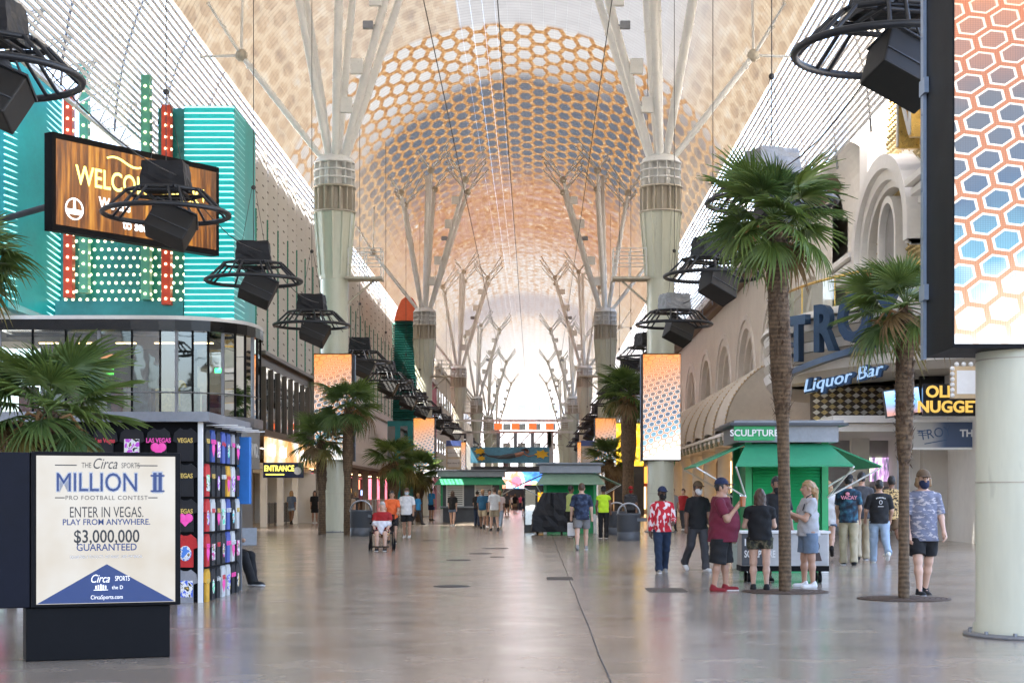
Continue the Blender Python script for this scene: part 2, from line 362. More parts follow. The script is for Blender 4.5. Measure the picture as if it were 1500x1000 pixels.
# ------------------------------------------------------------------ canopy
CX, CZ0, CR = -1.57, 14.0, 13.4
Y0, Y1 = -24.0, 384.0
def vp(th, r=CR): return (CX + r*math.sin(th), CZ0 + r*math.cos(th))
canopy = thing('street_canopy', 'barrel vaulted canopy of glowing display strips and white side slats over the street', 'canopy', (CX, 0, 0))
def canopy_build():
    n, bays = 46, 6; t0, t1 = R(-63.6), R(63.6); L = (Y1-Y0)/bays; gap = .0035/CR
    for i in range(n):
        a0 = t0 + (t1-t0)*i/n + gap; a1 = t0 + (t1-t0)*(i+1)/n - gap; me = None
        for b in range(bays):
            if me is None:
                mb = MB(); (xa, za), (xb, zb) = vp(a0), vp(a1); (xc, zc), (xd, zd) = vp(a1, CR+.12), vp(a0, CR+.12)
                mb.prism([(xa-CX, za), (xb-CX, zb), (xc-CX, zc), (xd-CX, zd)], 'y', .02, L-.02); me = mb.mesh('display_strip'); me.materials.append(M_CAN)
            link('display_strip', me, canopy, (0, Y0+b*L, 0))
    ns = 22
    for sgn in (-1, 1):
        for i in range(ns):
            th = sgn*(R(64.6) + R(21.6)*i/(ns-1)); x, z = vp(th); mb = MB()
            M = Matrix.Rotation(th, 3, 'Y'); mb.box((0, 0, 0), (.12, Y1-Y0, .06), M=M)
            mb.build('slat', M_SLAT, canopy, (x-CX, (Y0+Y1)/2, z))
    # arch ribs on the back of the slats and above the display
    prof = [vp(sgn*R(a), CR+.32) for sgn, a in [(-1, 87), (-1, 80), (-1, 74), (-1, 68), (-1, 62)]]
    for sgn in (-1, 1):
        me = None; y = Y0+3.5
        while y < Y1:
            if me is None:
                mb = MB(); mb.tube([(vp(sgn*R(a), CR+.16)[0]-CX, 0, vp(sgn*R(a), CR+.16)[1]) for a in (62, 66, 70, 74, 78, 82, 86, 88)], .045, 6); me = mb.mesh('rib'); me.materials.append(M_GREY)
            link('rib', me, canopy, (0, y, 0)); y += 6.6
    # edge trusses outside the slats
    for sgn in (-1,):
        mb = MB()
        ch = [(sgn*(CR+.35), 16.6), (sgn*(CR+2.3), 16.2), (sgn*(CR+1.1), 15.0)]
        for x, z in ch: mb.cyl((x, Y0, z), (x, Y1, z), .07, n=6)
        y = Y0; k = 0
        while y < Y1-3:
            for (xa, za), (xb, zb) in ((ch[0], ch[1]), (ch[1], ch[2]), (ch[2], ch[0])):
                mb.cyl((xa, y, za), (xb, y, zb), .04, n=5, caps=False); mb.cyl((xa, y, za), (xb, y+3.0, zb), .04, n=5, caps=False)
            y += 3.0
        mb.build('edge_truss', M_STEEL, canopy)
canopy_build()
# ------------------------------------------------------------------ columns with branching struts
XL, XR = -8.14, 5.0
COLD = [16.6, 66.0, 119.0, 171.0, 223.0, 275.0, 327.0]
def column_parts(side):
    """side: +1 when the street centre lies towards +x"""
    root = thing('canopy_column', '', 'column')
    mb = MB(); mb.lathe([(.56, 0), (.56, .12), (.535, .14), (.535, 3.4), (.545, 5), (.56, 10.15)], 28); mb.build('lower_shaft', M_GREEN_COL, root)
    mb = MB(); mb.lathe([(.56, .0), (.66, .0), (.66, .035), (.56, .04)], 28, cap=False)
    for i in range(12): a = 2*math.pi*i/12; mb.cyl((.61*math.cos(a), .61*math.sin(a), .035), (.61*math.cos(a), .61*math.sin(a), .065), .02, n=6)
    mb.build('base_plate', M_GREY, root)
    mb = MB()
    for z in (1.55, 2.78): mb.lathe([(.538, z-.006), (.541, z), (.538, z+.006)], 28, cap=False)
    mb.build('seam', M_CAP, root)
    mb = MB(); mb.lathe([(.60, 10.15), (.61, 10.25), (.62, 10.4), (.80, 12.75), (.82, 12.84)], 12, smooth=False)
    for i in range(12):
        a = 2*math.pi*(i)/12; mb.cyl((.615*math.cos(a), .615*math.sin(a), 10.3), (.81*math.cos(a), .81*math.sin(a), 12.8), .045, n=6)
    mb.build('flared_shaft', M_GREEN_COL, root)
    mb = MB(); mb.lathe([(.60, 12.86), (.60, 13.84)], 20)
    for i in range(16):
        a = 2*math.pi*i/16; c, s_ = math.cos(a), math.sin(a); mb.box((.70*c, .70*s_, 13.35), (.26, .05, .98), rz=a)
    for z in (12.84, 13.84): mb.lathe([(.60, z-.03), (.87, z-.03), (.87, z+.04), (.60, z+.04)], 28, cap=False)
    mb.build('finned_collar', M_CAP, root)
    mb = MB()
    mb.lathe([(.42, 13.9), (.42, 14.9)], 16)
    for z in (14.18, 14.5, 14.82): mb.lathe([(.74, z-.03), (.83, z-.03), (.83, z+.03), (.74, z+.03), (.74, z-.03)], 28, cap=False)
    for i in range(14):
        a = 2*math.pi*i/14; c, s_ = math.cos(a), math.sin(a); mb.box((.70*c, .70*s_, 14.36), (.24, .035, .98), rz=a)
    mb.lathe([(.80, 14.84), (.72, 15.0), (.5, 15.15), (.1, 15.2)], 20); mb.build('cage', M_STEEL, root)
    # branches: (dx, dy, dz, radius, fork)
    br = [(side*3.1, -2.2, 9.0, .17, 1), (side*3.0, 2.6, 9.0, .17, 1), (side*.7, -3.6, 9.4, .165, 1), (side*.5, 3.6, 9.4, .165, 1),
          (-side*1.5, -2.6, 8.0, .165, 1), (-side*1.6, 2.4, 8.0, .165, 1), (-side*3.7, -.3, 4.1, .135, 2), (side*.2, .4, 9.8, .18, 0)]
    for k, (dx, dy, dz, r, fk) in enumerate(br):
        p0 = Vector((dx*.12, dy*.12, 14.95)); p1 = Vector((dx, dy, 15+dz))
        mb = MB(); mb.tube([p0, p0.lerp(p1, .3), p0.lerp(p1, .7), p1], [r*.85, r, r*.95, r*.75], 10)
        for f in (.33, .62, .9): q = p0.lerp(p1, f); dd = (p1-p0).normalized(); mb.cyl(q-dd*.05, q+dd*.05, r*1.12, n=10)
        b = mb.build('branch', M_STEEL, root)
        if fk:
            node = MB(); node.sphere(p1, .26, 8, 6); node.build('node', M_CAP, b)
            ends = [(1.5, 1.3, 1.9), (-1.5, 1.3, 1.9), (1.4, -1.4, 1.9), (-1.4, -1.4, 1.9)] if fk == 1 else [(-side*1.6, 0, -.05), (-side*1.0, 1.6, 1.6), (side*.1, -.2, 3.6), (-side*1.0, -1.6, 1.6)]
            for e in ends:
                q = p1 + Vector(e)
                # stop struts at the vault
                for _ in range(12):
                    xx = q.x + (XL if side > 0 else XR) - CX
                    if q.z < 14.0 or math.hypot(xx, q.z-CZ0) < CR-.05: break
                    q = p1 + (q-p1)*.9
                mb = MB(); mb.cyl(p1, q, .062, .05, n=6); mb.sphere(q, .09, 6, 4); mb.build('strut', M_STEEL, b)
    # service platform facing the street centre
    mb = MB(); mb.bx(side*.45, side*1.95, -.5, .5, 10.13, 10.22)
    for i in range(7): mb.bx(side*(.5+i*.22), side*(.54+i*.22), -.5, .5, 10.22, 10.25)
    mb.cyl((side*.3, 0, 9.0), (side*1.6, 0, 10.13), .05, n=6); mb.build('service_platform', M_CAP, root)
    mb = MB()
    for yy in (-.48, .48):
        for xx in (.6, 1.25, 1.92): mb.cyl((side*xx, yy, 10.22), (side*xx, yy, 11.35), .022, n=5)
        for z in (10.75, 11.05, 11.35): mb.cyl((side*.6, yy, z), (side*1.92, yy, z), .02, n=5)
    for z in (10.75, 11.05, 11.35): mb.cyl((side*1.92, -.48, z), (side*1.92, .48, z), .02, n=5)
    mb.build('platform_railing', M_STEEL, root)
    # grey equipment boxes up one inner branch
    p0 = Vector((side*.3, -.3, 14.95)); p1 = Vector((side*3.1, -2.2, 24.0))
    for f, w, h in ((.22, .45, .62), (.38, .5, .6), (.55, .4, .3), (.66, .5, .62), (.84, .5, .55)):
        q = p0.lerp(p1, f) + Vector((-side*.32, -.3, 0)); mb = MB(); mb.bbox(q, (w, .22, h), .02); mb.cyl(q+Vector((side*.1, .1, 0)), q+Vector((side*.32, .3, .1)), .03, n=5); mb.build('equipment_box', M_GREY if f == .55 else M_STEEL, root)
    return root
protoL = column_parts(+1); protoR = column_parts(-1)
ORD = ['beside the two leaning palms', 'beside the rubbish bin', 'next beyond the pair with the bins', 'third pair along, before the banner bridge', 'by the far banner bridge', 'near the bright far end']
def place_columns():
    for i, D in enumerate(COLD):
        for sd, X, proto in ((-1, XL, protoL), (1, XR, protoR)):
            if i == 0 and sd < 0: continue
            if (i == 1 and sd < 0) or (i == 0 and sd > 0): c = proto
            else: c = copy_tree(proto)
            c.location = (X, D, 0)
            who = 'on the turquoise facade side' if sd < 0 else 'on the arched casino side'
            near = ['', 'with a rubbish bin at its foot', 'second of its row past the bins', 'third of its row past the bins', 'fourth of its row past the bins', 'fifth of its row past the bins', 'last of its row at the bright end'][i]
            c['label'] = 'pale green canopy column %s, %s' % (who, near) if i else 'thick pale green canopy column under the huge hexagon screen'
            c['group'] = 'canopy columns'
            if i > 3: continue
            # screen wrapped around the shaft
            nm = ['', 'above a rubbish bin', 'second past the bins', 'third past the bins'][i]
            s = thing('display_screen', ('tall orange hexagon screen %s, %s' % (who, nm)) if i else 'huge screen of orange and blue hexagons in a black case beside the slim palm', 'screen', (X, D, 2.9), 0, 'screens on the columns')
            s.scale = (1.22 if i == 0 else 1, 1, 1)
            mb = MB(); mb.bx(-.76, .76, -.56, .60, -.04, 4.24)
            mb.build('casing', M_BLACK, s)
            mb = MB()
            for sx in (-1, 1):
                mb.bx(sx*.762, sx*.79, .50, .62, -.06, 4.26)
                for z in (.1, .9, 1.7, 2.5, 3.3, 4.1): mb.cyl((sx*.79, .56, z), (sx*.797, .56, z), .012, n=6)
                for z in (.55, 2.7): mb.bx(sx*.762, sx*.80, .40, .64, z, z+.16)
            mb.build('edge_trim', M_BLUEEDGE, s)
            mb = MB(); mb.add([(-.745, -.565, .0), (.745, -.565, .0), (.745, -.565, 4.2), (-.745, -.565, 4.2)], [(0, 1, 2, 3)])
            mb.build('screen_face', M_SCR, s)
place_columns()
# ------------------------------------------------------------------ hanging speaker rings
M_TARP = mat('black_tarpaulin', (.007, .007, .009), .5, 0, .3, 3, spec=.3, bump=.8, bscale=5)
M_TARPG = mat('silver_tarpaulin', (.22, .23, .24), .38, 0, .3, 3, bump=.8, bscale=5)
M_RING = mat('dark_blue_black_tube', (.010, .012, .016), .42, .1, .2, 2)
M_SPK = mat('speaker_cabinet', (.008, .007, .006), .55, 0, .2, 6)
def ring_proto():
    r = thing('speaker_ring', '', 'speaker rig')
    mb = MB(); mb.tube([(1.35*math.cos(a), 1.35*math.sin(a), 0) for a in [2*math.pi*i/48 for i in range(48)]], .055, 10, closed=True); mb.build('main_ring', M_RING, r)
    mb = MB(); k = 8
    pts = [(.86*math.cos(a), .86*math.sin(a), .46) for a in [2*math.pi*(i+.5)/k for i in range(k)]]
    for i in range(k): mb.cyl(pts[i], pts[(i+1) % k], .042, n=6)
    for s_ in (-.4, .4): mb.cyl((-.8, s_, .46), (.8, s_, .46), .035, n=6); mb.cyl((s_, -.8, .45), (s_, .8, .45), .035, n=6)
    mb.build('upper_frame', M_RING, r)
    for i in range(k):
        a = 2*math.pi*(i+.5)/k
        for da in (-.13, .13):
            mb = MB(); mb.cyl((.86*math.cos(a+da), .86*math.sin(a+da), .46), (1.33*math.cos(a+da*.7), 1.33*math.sin(a+da*.7), .0), .03, n=6); mb.build('spoke', M_RING, r)
    for k2, (ang, tilt) in enumerate(((0, 0),)):
        # wrapped projector box
        bm = bmesh.new(); bmesh.ops.create_cube(bm, size=1); bmesh.ops.subdivide_edges(bm, edges=bm.edges, cuts=5, use_grid_fill=True)
        random.seed(11)
        for v in bm.verts:
            x, y, z = v.co; sq = 1 - .10*(z+.5)
            v.co = Vector((x*.98*sq, y*.86*sq, z*.58)) + Vector((random.uniform(-.018, .018), random.uniform(-.018, .018), random.uniform(-.012, .012)))
        me = bpy.data.meshes.new('wrapped_box'); bm.to_mesh(me); bm.free(); me.materials.append(M_TARP)
        link('wrapped_box', me, r, (0, 0, .80))
    mb = MB(); M = Matrix.Rotation(R(24), 3, 'Y') @ Matrix.Rotation(R(-22), 3, 'X')
    c = Vector((.12, -.1, -.28))
    mb.bbox(c, (.92, .62, .66), .03, M=M); sp = mb.build('speaker_cabinet', M_SPK, r)
    mb = MB(); mb.box(c + M @ Vector((0, -.02, .34)), (.96, .66, .03), M=M); mb.box(c + M @ Vector((0, -.317, -.08)), (.90, .02, .02), M=M); mb.build('cabinet_trim', M_DGREY, sp)
    mb = MB()
    for sx in (-.42, .42): mb.cyl(c + M @ Vector((sx, 0, .3)), (sx*.8, 0, .46), .02, n=5)
    mb.sphere((.1, .1, .12), .24, 10, 8); mb.build('yoke', M_DGREY, r)
    mb = MB(); mb.cyl((0, 0, 1.08), (0, 0, 12.8), .012, n=5); mb.cyl((.3, .2, 1.08), (.05, 0, 2.6), .008, n=4); mb.cyl((-.3, -.2, 1.08), (-.05, 0, 2.6), .008, n=4)
    mb.sphere((0, 0, 2.65), .07, 6, 5); mb.build('hanging_cable', M_CABLE, r)
    return r
def rings():
    proto = ring_proto(); used = False
    DL = [24.0, 35.6, 46.6, 58.7, 74.6, 87.5, 101, 113, 131, 146, 160, 185, 200]
    DRt = [22.8, 34.5, 46.0, 58.9, 73, 86, 98, 110, 131, 146, 160, 185, 200]
    nth = ['first', 'second', 'third', 'fourth', 'fifth', 'sixth', 'seventh', 'eighth', 'ninth', 'tenth', 'eleventh', 'twelfth', 'thirteenth']
    lab = {(-1, 24.0): 'black speaker ring hanging beside the angled teal louvre wing', (-1, 35.6): 'black speaker ring with box and tilted cabinet before the welcome screen',
           (-1, 46.6): 'black speaker ring hanging against the white fins beside the teal neon wall', (-1, 58.7): 'black speaker ring hanging just before the column on the fin side',
           (1, 22.8): 'large black speaker ring beside the black screen casing', (1, 34.5): 'speaker ring with silver wrapped box behind the tall palm crown',
           (1, 46.0): 'black speaker ring beside the tall palm fronds and white slats', (1, 58.9): 'black speaker ring with grey wrapped box by the column on the arch side'}
    for sd, X, Ds in ((-1, -8.05, DL), (1, 4.95, DRt)):
        for i, D in enumerate(Ds):
            if not used: r = proto; used = True
            else: r = copy_tree(proto)
            r.location = (X, D, 7.55 if sd < 0 else 7.6); r.rotation_euler = (0, 0, (0 if sd < 0 else 0.35) + .05*((i*7) % 5 - 2))
            r['label'] = lab.get((sd, D), 'black speaker ring hanging in the row on the %s side, %s along' % ('white fin' if sd < 0 else 'arched wall', nth[i])); r['group'] = 'hanging speaker rings'
            if sd > 0 and i in (1, 3):
                for ch in r.children:
                    if ch.name.startswith('wrapped_box'):
                        ch.data = ch.data.copy(); ch.data.materials[0] = M_TARPG
    # power cable looping ring to ring, zip lines along the street
    for sd, X, Ds in ((-1, -8.05, DL), (1, 4.95, DRt)):
        mb = MB(); pts = []
        for a, b in zip(Ds, Ds[1:]):
            for k in range(6):
                f = k/6; pts.append((X+.3, a+(b-a)*f, 8.35 - .35*math.sin(math.pi*f)))
        mb.tube(pts, .014, 5); o = mb.build('power_cable', M_CABLE); tag(o, 'thin black power cable strung from ring to ring on the %s side' % ('white fin' if sd < 0 else 'arched wall'), 'cable', 'cables between the speaker rings')
    for X, lb in ((-1.35, 'black zip line cable running down the middle of the vault'), (2.6, 'black zip line cable running beside the arch side column'), (-3.9, 'black zip line cable running beside the fin side column')):
        mb = MB(); mb.tube([(X, 5+i*15, 19.5 - i*.28) for i in range(15)], .02, 5); tag(mb.build('zip_line', M_CABLE), lb, 'cable', 'zip lines under the canopy')
rings()
# ------------------------------------------------------------------ left side of the street
M_TEAL = mat('teal_painted_panel', (.015, .40, .40), .4, 0, .12, .7)
M_DTEAL = mat('dark_teal_sheet', (.02, .22, .22), .28, .2, .25, .5)
M_NEON = emat('cyan_neon_tube', (.25, 1, .97), .28, (.7, .9, .9))
M_BULB = emat('warm_bulb', (1, .80, .45), 1.1)
M_RED = mat('red_painted_bar', (.62, .07, .03), .45, 0, .1, 1)
M_GRN = mat('green_painted_bar', (.10, .38, .27), .45, 0, .1, 1)
M_FIN = mat('pale_fin_panel', (.60, .58, .53), .65, 0, .08, .3, wear=.15)
M_FINW = mat('beige_fin_wall', (.66, .62, .54), .75, 0, .10, .3)
M_FGREEN = mat('green_fin_edge', (.02, .22, .15), .5, 0, .15, 1)
M_BROWN = mat('bronze_window_frame', (.10, .075, .055), .4, .4, .2, 2)
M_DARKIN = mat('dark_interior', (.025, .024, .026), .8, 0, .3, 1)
M_TAN = mat('tan_wall', (.42, .35, .27), .75, 0, .12, .5, bump=.1)
M_BEIGE = mat('beige_soffit', (.52, .48, .42), .7, 0, .08, .5)
M_WARM = emat('warm_shop_light', (1, .62, .28), 1.6)
M_COOL = emat('cool_shop_light', (.85, .93, 1), 3.0)
def glass_mat(name, tint=(.75, .82, .82), refl=.22, rough=.02):
    if name in MATS: return MATS[name]
    m = bpy.data.materials.new(name); t = NT(m)
    tr = t.new('ShaderNodeBsdfTransparent'); tr.inputs[0].default_value = (*tint, 1)
    gl = t.new('ShaderNodeBsdfGlossy'); gl.inputs['Roughness'].default_value = rough; gl.inputs[0].default_value = (.9, .95, .95, 1)
    fr = t.new('ShaderNodeFresnel'); fr.inputs[0].default_value = 1.5
    wv = t.noise(t.coord('World'), .8, 2)
    bn = t.new('ShaderNodeBump'); bn.inputs['Strength'].default_value = .06; bn.inputs['Distance'].default_value = .05; t.link(wv, bn.inputs['Height']); t.link(bn.outputs[0], gl.inputs['Normal'])
    mx = t.new('ShaderNodeMixShader'); t.link(t.m('MINIMUM', t.m('ADD', fr.outputs[0], refl-.04), 1.0), mx.inputs[0]); t.link(tr.outputs[0], mx.inputs[1]); t.link(gl.outputs[0], mx.inputs[2])
    t.link(mx.outputs[0], t.out.inputs[0]); MATS[name] = m; return m
M_GLASS = glass_mat('shop_glass', (.55, .63, .63), .12)
M_GLASSD = glass_mat('dark_window_glass', (.25, .29, .30), .30)
M_GLASSC = glass_mat('clear_glass', (.88, .93, .91), .06)
def screen_mat(name, fn, strength):
    if name in MATS: return MATS[name]
    m = bpy.data.materials.new(name); t = NT(m); t.bsdf((.01, .01, .01), .3, emit=fn(t), estr=strength*EM); MATS[name] = m; return m
def pavilion():
    t = thing('glass_shopfront', 'rounded two storey glass shop with black roof edge under the teal neon wall', 'shop', (-10.45, 58, 0)); t.scale = (.9, 1, .89)
    ox, oy = -12, 67
    pts = [(-21.5, 67), (-20.2, 67), (-18.9, 67), (-17.6, 67), (-16.3, 67), (-15.2, 67.05)]
    for k in range(1, 8):
        a = R(90*k/8); pts.append((-15.2 + 3.2*math.sin(a), 70.25 - 3.2*math.cos(a)))
    pts += [(-12, 70.25), (-12, 71)]
    P = [(x-ox, y-oy) for x, y in pts]
    for (xa, ya), (xb, yb) in zip(P, P[1:]):
        mb = MB(); mb.add([(xa, ya, 4.85), (xb, yb, 4.85), (xb, yb, 8.2), (xa, ya, 8.2)], [(0, 1, 2, 3)]); mb.build('pane', M_GLASS, t)
    for i, (x, y) in enumerate(P):
        mb = MB(); mb.box((x, y, 6.5), (.07 if i % 3 else .12, .10, 3.4)); mb.build('mullion', M_BLACK if i % 3 else M_GREY, t)
    def slab(z0, z1, off):
        poly = [(x + off*(.5 if x > -9 else 0)*(1 if y > .3 else 0), y - off*(1 if y < 2.5 else 0)) for x, y in P] + [(0, 4.6), (-2.6, 4.6), (-2.6, 11), (-10, 11)]
        mb = MB(); mb.prism(poly, 'z', z0, z1); return mb
    slab(8.2, 8.62, .25).build('roof_edge', M_BLACKG, t)
    slab(8.63, 8.80, .05).build('roof_deck', M_WHITE, t)
    slab(4.45, 4.85, .12).build('floor_slab', M_GREY, t)
    mb = MB(); mb.tube([(x*1.0, y-.12, 5.75) for x, y in P], .025, 6); mb.build('hand_rail', M_GREY, t)
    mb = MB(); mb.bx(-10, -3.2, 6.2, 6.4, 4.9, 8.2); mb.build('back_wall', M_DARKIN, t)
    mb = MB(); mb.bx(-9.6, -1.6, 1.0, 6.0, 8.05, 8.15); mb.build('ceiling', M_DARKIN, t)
    random.seed(5)
    for k in range(9):
        x = -9.2 + k*.95; h = random.uniform(.9, 1.5)
        mb = MB(); mb.bbox((x, 2.2 + random.uniform(-.4, .5), 4.87+h/2), (.7, .5, h), .03)
        mb.build('display_rack', mat('rack_%d' % (k % 4), [(.30, .05, .05), (.10, .16, .2), (.35, .27, .08), (.16, .16, .17)][k % 4], .6, 0, .5, 5), t)
    mb = MB(); mb.sphere((-3.0, 2.6, 5.9), .55, 12, 8, (.5, .4, 1)); mb.build('yellow_display', mat('yellow_cloth', (.75, .50, .02), .6), t)
    mb = MB(); mb.bx(-7.6, -5.9, 3.0, 3.1, 6.7, 7.2); mb.build('price_screen', emat('green_screen', (.10, .75, .06), .4), t)
    mb = MB(); mb.bx(-7.6, -5.9, 2.98, 3.08, 7.22, 7.55); mb.build('price_header', emat('orange_header', (.75, .28, .10), .3), t)
    text('Coffee', .3, M_WHITE, t, (-7.0, 2.95, 7.38), depth=.005)
    mb = MB(); mb.bx(-1.9, -1.55, 3.9, 3.95, 6.85, 7.05); mb.build('exit_sign', emat('exit_green', (.05, .9, .25), 1.2), t)
    for k in range(5): mb = MB(); mb.bx(-9+k*1.6, -8.2+k*1.6, 3, 3.2, 8.0, 8.04); mb.build('ceiling_lamp', M_WARM, t)
    # ground floor
    mb = MB(); mb.bx(-10, -.4, 1.2, 4.4, 0, 4.44); mb.build('ground_wall', M_GREY, t)
    mb = MB(); mb.bx(-.39, -.10, 1.6, 4.4, 2.75, 4.43); mb.build('sign_band', mat('grey_sign_band', (.30, .31, .31), .5), t)
    text('WD.', .8, M_WHITE, t, (-.085, 3.2, 3.5), rot=(R(90), 0, R(90)), depth=.02, bold=.02)
    return t
pavilion()
def window_block():
    t = thing('window_block', 'bronze framed upper windows over orange panels beside the rounded glass shop', 'building', (-12, 72, 0))
    mb = MB(); mb.bx(-4, 0, .3, 17.5, 4.15, 7.5); 
    mb = MB()
    mb.bx(-3.5, -.22, .3, 17.5, 7.2, 7.7); mb.bx(-3.5, .06, .2, 17.5, 7.7, 7.86); mb.bx(-3.5, .02, .3, 17.5, 4.12, 4.40)
    mb.build('frame_band', M_BROWN, t)
    n = 8
    for i in range(n):
        y0 = .7 + i*2.0; mb = MB(); mb.add([(-.12, y0, 4.4), (-.12, y0+1.94, 4.4), (-.12, y0+1.94, 7.2), (-.12, y0, 7.2)], [(0, 1, 2, 3)]); mb.build('pane', M_GLASSD, t)
        mb = MB(); mb.bx(-.2, .0, y0-.06, y0+.05, 4.4, 7.2); mb.build('mullion', M_BROWN, t)
    mb = MB(); mb.bx(-3.4, -1.2, .4, 17, 4.4, 7.2); mb.build('room_behind', M_TAN, t)
    mb = MB(); mb.bx(-.22, .1, 16.6, 18.4, 4.0, 8.1); mb.build('end_pier', mat('dark_beige_pier', (.26, .24, .20), .7), t)
    fn = lambda tt: tt.ramp(tt.noise(tt.scale(tt.coord('World'), 1, .35, .5), 1.2, 3), [(.35, (.75, .28, .06)), (.5, (.95, .52, .20)), (.6, (1, .78, .55)), (.7, (1, .98, .95))])
    om = screen_mat('orange_panel_screen', fn, .2)
    for i in range(5):
        y0 = .5 + i*3.3; mb = MB(); mb.bx(-.06, .04, y0, y0+3.2, 2.95, 4.08); mb.build('orange_panel', om, t)
        if i != 2:
            for k in range(5): mb = MB(); mb.bx(.042, .05, y0+.6+k*.42, y0+.82+k*.42, 3.3-.06*(k % 2), 3.72+.05*(k % 3)); mb.build('white_stroke', emat('screen_white', (1, 1, 1), .5), t)
    mb = MB(); mb.bx(-3.4, -.3, .4, 17.4, 2.7, 2.94); mb.build('soffit', M_BEIGE, t)
    # recessed entrance
    mb = MB(); mb.bx(-3.6, -3.4, .4, 24, 0, 4.1); mb.build('recess_wall', M_TAN, t)
    mb = MB(); mb.bx(-3.4, -.1, 17.5, 17.8, 0, 2.7); mb.build('end_wall', M_CREAM, t)
    for k in range(4):
        d = MB(); d.bx(-3.39, -3.33, 2.2+k*3.3, 4.4+k*3.3, 0, 2.3); dd = d.build('door', M_BROWN, t)
        d = MB(); d.bx(-3.33, -3.31, 2.4+k*3.3, 4.2+k*3.3, .3, 2.1); d.build('door_glass', emat('lit_doorway', (1, .78, .5), .4), dd)
    for k in range(3):
        d = MB(); d.bx(-1.0, -.7, 5+k*5, 5.3+k*5, 0, 2.7); d.build('pillar', M_CREAM, t)
    s = thing('entrance_banner', 'dark blue banner reading ENTRANCE in yellow below the orange panels', 'sign', (-11.2, 71.4, 2.25))
    mb = MB(); mb.bx(-.72, 1.05, 0, .06, 0, .66); mb.build('panel', mat('navy_banner', (.02, .03, .08), .5), s)
    text('ENTRANCE', .34, emat('yellow_print', (1, .82, .1), .5), s, (-.02, -.01, .40), depth=.003, sx=.75, bold=.008)
    mb = MB(); mb.bx(-.6, .2, -.012, -.004, .12, .17); mb.build('underline', MATS['yellow_print'], s)
    mb = MB(); mb.cyl((.78, -.004, .3), (.78, -.012, .3), .17, n=16); mb.build('emblem', M_WHITE, s)
window_block()
def teal_facade():
    D = 60.0; k = D/F_PX
    t = thing('teal_neon_facade', 'turquoise facade with rows of cyan neon tubes and warm bulbs above the glass shop', 'facade', (PX(200, D), D, 0))
    ox = PX(200, D)
    X = lambda x: PX(x, D) - ox; Z = lambda y: PZ(y, D)
    mb = MB(); mb.bx(X(270), X(343), 0, 4.5, Z(470), Z(155)); mb.build('neon_panel', M_TEAL, t)
    for i in range(36):
        z = Z(467) + (Z(158)-Z(467))*i/35; mb = MB(); mb.cyl((X(271), -.10, z), (X(342), -.10, z), .028, n=6); mb.cyl((X(342), -.10, z), (X(342), 2.2, z), .028, n=6); mb.build('neon_tube', M_NEON, t)
    mb = MB(); mb.bx(X(228), X(270)-.01, .4, 4, Z(345), Z(155)); mb.bx(X(84), X(270)-.01, .4, 4, Z(473), Z(325)); mb.build('bulb_wall', M_DTEAL, t)
    mb = MB(); mb.bx(X(80), X(268), .05, .39, Z(474), Z(440)); mb.build('base_panel', mat('teal_base_sheet', (.03, .24, .25), .3, .2, .2, .5), t)
    mb = MB(); random.seed(2)
    for r_ in range(9):
        for c in range(17):
            x = X(92 + c*10.6 + (r_ % 2)*5); z = Z(437 - r_*12.3)
            mb.sphere((x, .37, z), .055, 6, 4)
    stuff(mb.build('wall_bulbs', M_BULB, t))
    for x, y0, y1, m in ((103, 437, 135, M_RED), (126, 430, 98, M_GRN), (216, 440, 113, M_GRN), (246, 447, 157, M_RED)):
        mb = MB(); mb.bx(X(x)-.16, X(x)+.16, -.35, .05, Z(y0), Z(y1)); b = mb.build('bulb_post', m, t)
        mb = MB(); n = int((Z(y1)-Z(y0))/.42)
        for i in range(n):
            z = Z(y0)+.2+i*.42; mb.sphere((X(x), -.37, z), .05, 6, 4); mb.sphere((X(x)+.17, -.2, z), .05, 6, 4)
        stuff(mb.build('post_bulbs', M_BULB, b))
    # angled louvre wing and flat wing at the far left
    xa, xb, xc = X(46), X(84), X(10)
    mb = MB(); mb.add([(xa, -3.0, Z(452)), (xb, .6, Z(470)), (xb, .6, Z(122)), (xa, -3.0, Z(95))], [(0, 1, 2, 3)]); mb.add([(xa, -3, Z(452)), (xa, 2, Z(452)), (xa, 2, Z(95)), (xa, -3, Z(95))], [(0, 1, 2, 3)]); mb.build('angled_wing', M_TEAL, t)
    for i in range(38):
        f = i/37; za = Z(450) + (Z(100)-Z(450))*f; zb = Z(468) + (Z(128)-Z(468))*f; zm = (za+zb)/2 + .25
        mb = MB(); mb.tube([(xa, -3.06, za), ((xa+xb)/2-.1, -1.3, zm), (xb, .52, zb)], .028, 6); mb.build('neon_tube', M_NEON, t)
    mb = MB(); mb.bx(xc, xa-.02, -2.6, 2, Z(462), Z(143)); mb.build('flat_wing', M_TEAL, t)
    mb = MB(); mb.bx(xc-.5, xc-.02, -2.7, 2, Z(462), Z(140)); mb.build('corner_trim', M_WHITE, t)
    mb = MB(); mb.bx(xc-5, xc-.52, -2.2, 2, Z(462), Z(125)); mb.build('dark_wing', M_DTEAL, t)
    for i in range(9):
        mb = MB(); mb.bx(xc-2.4, xc-.7, -2.3, -2.2, Z(455)+i*1.15, Z(455)+i*1.15+.8); mb.build('window', M_GLASSD, t)
    # support block below, hidden behind the pavilion roof
    mb = MB(); mb.bx(X(-40), X(343), 1.0, 4.0, 7.2, Z(474)-.005); mb.build('base_block', M_TAN, t)
teal_facade()
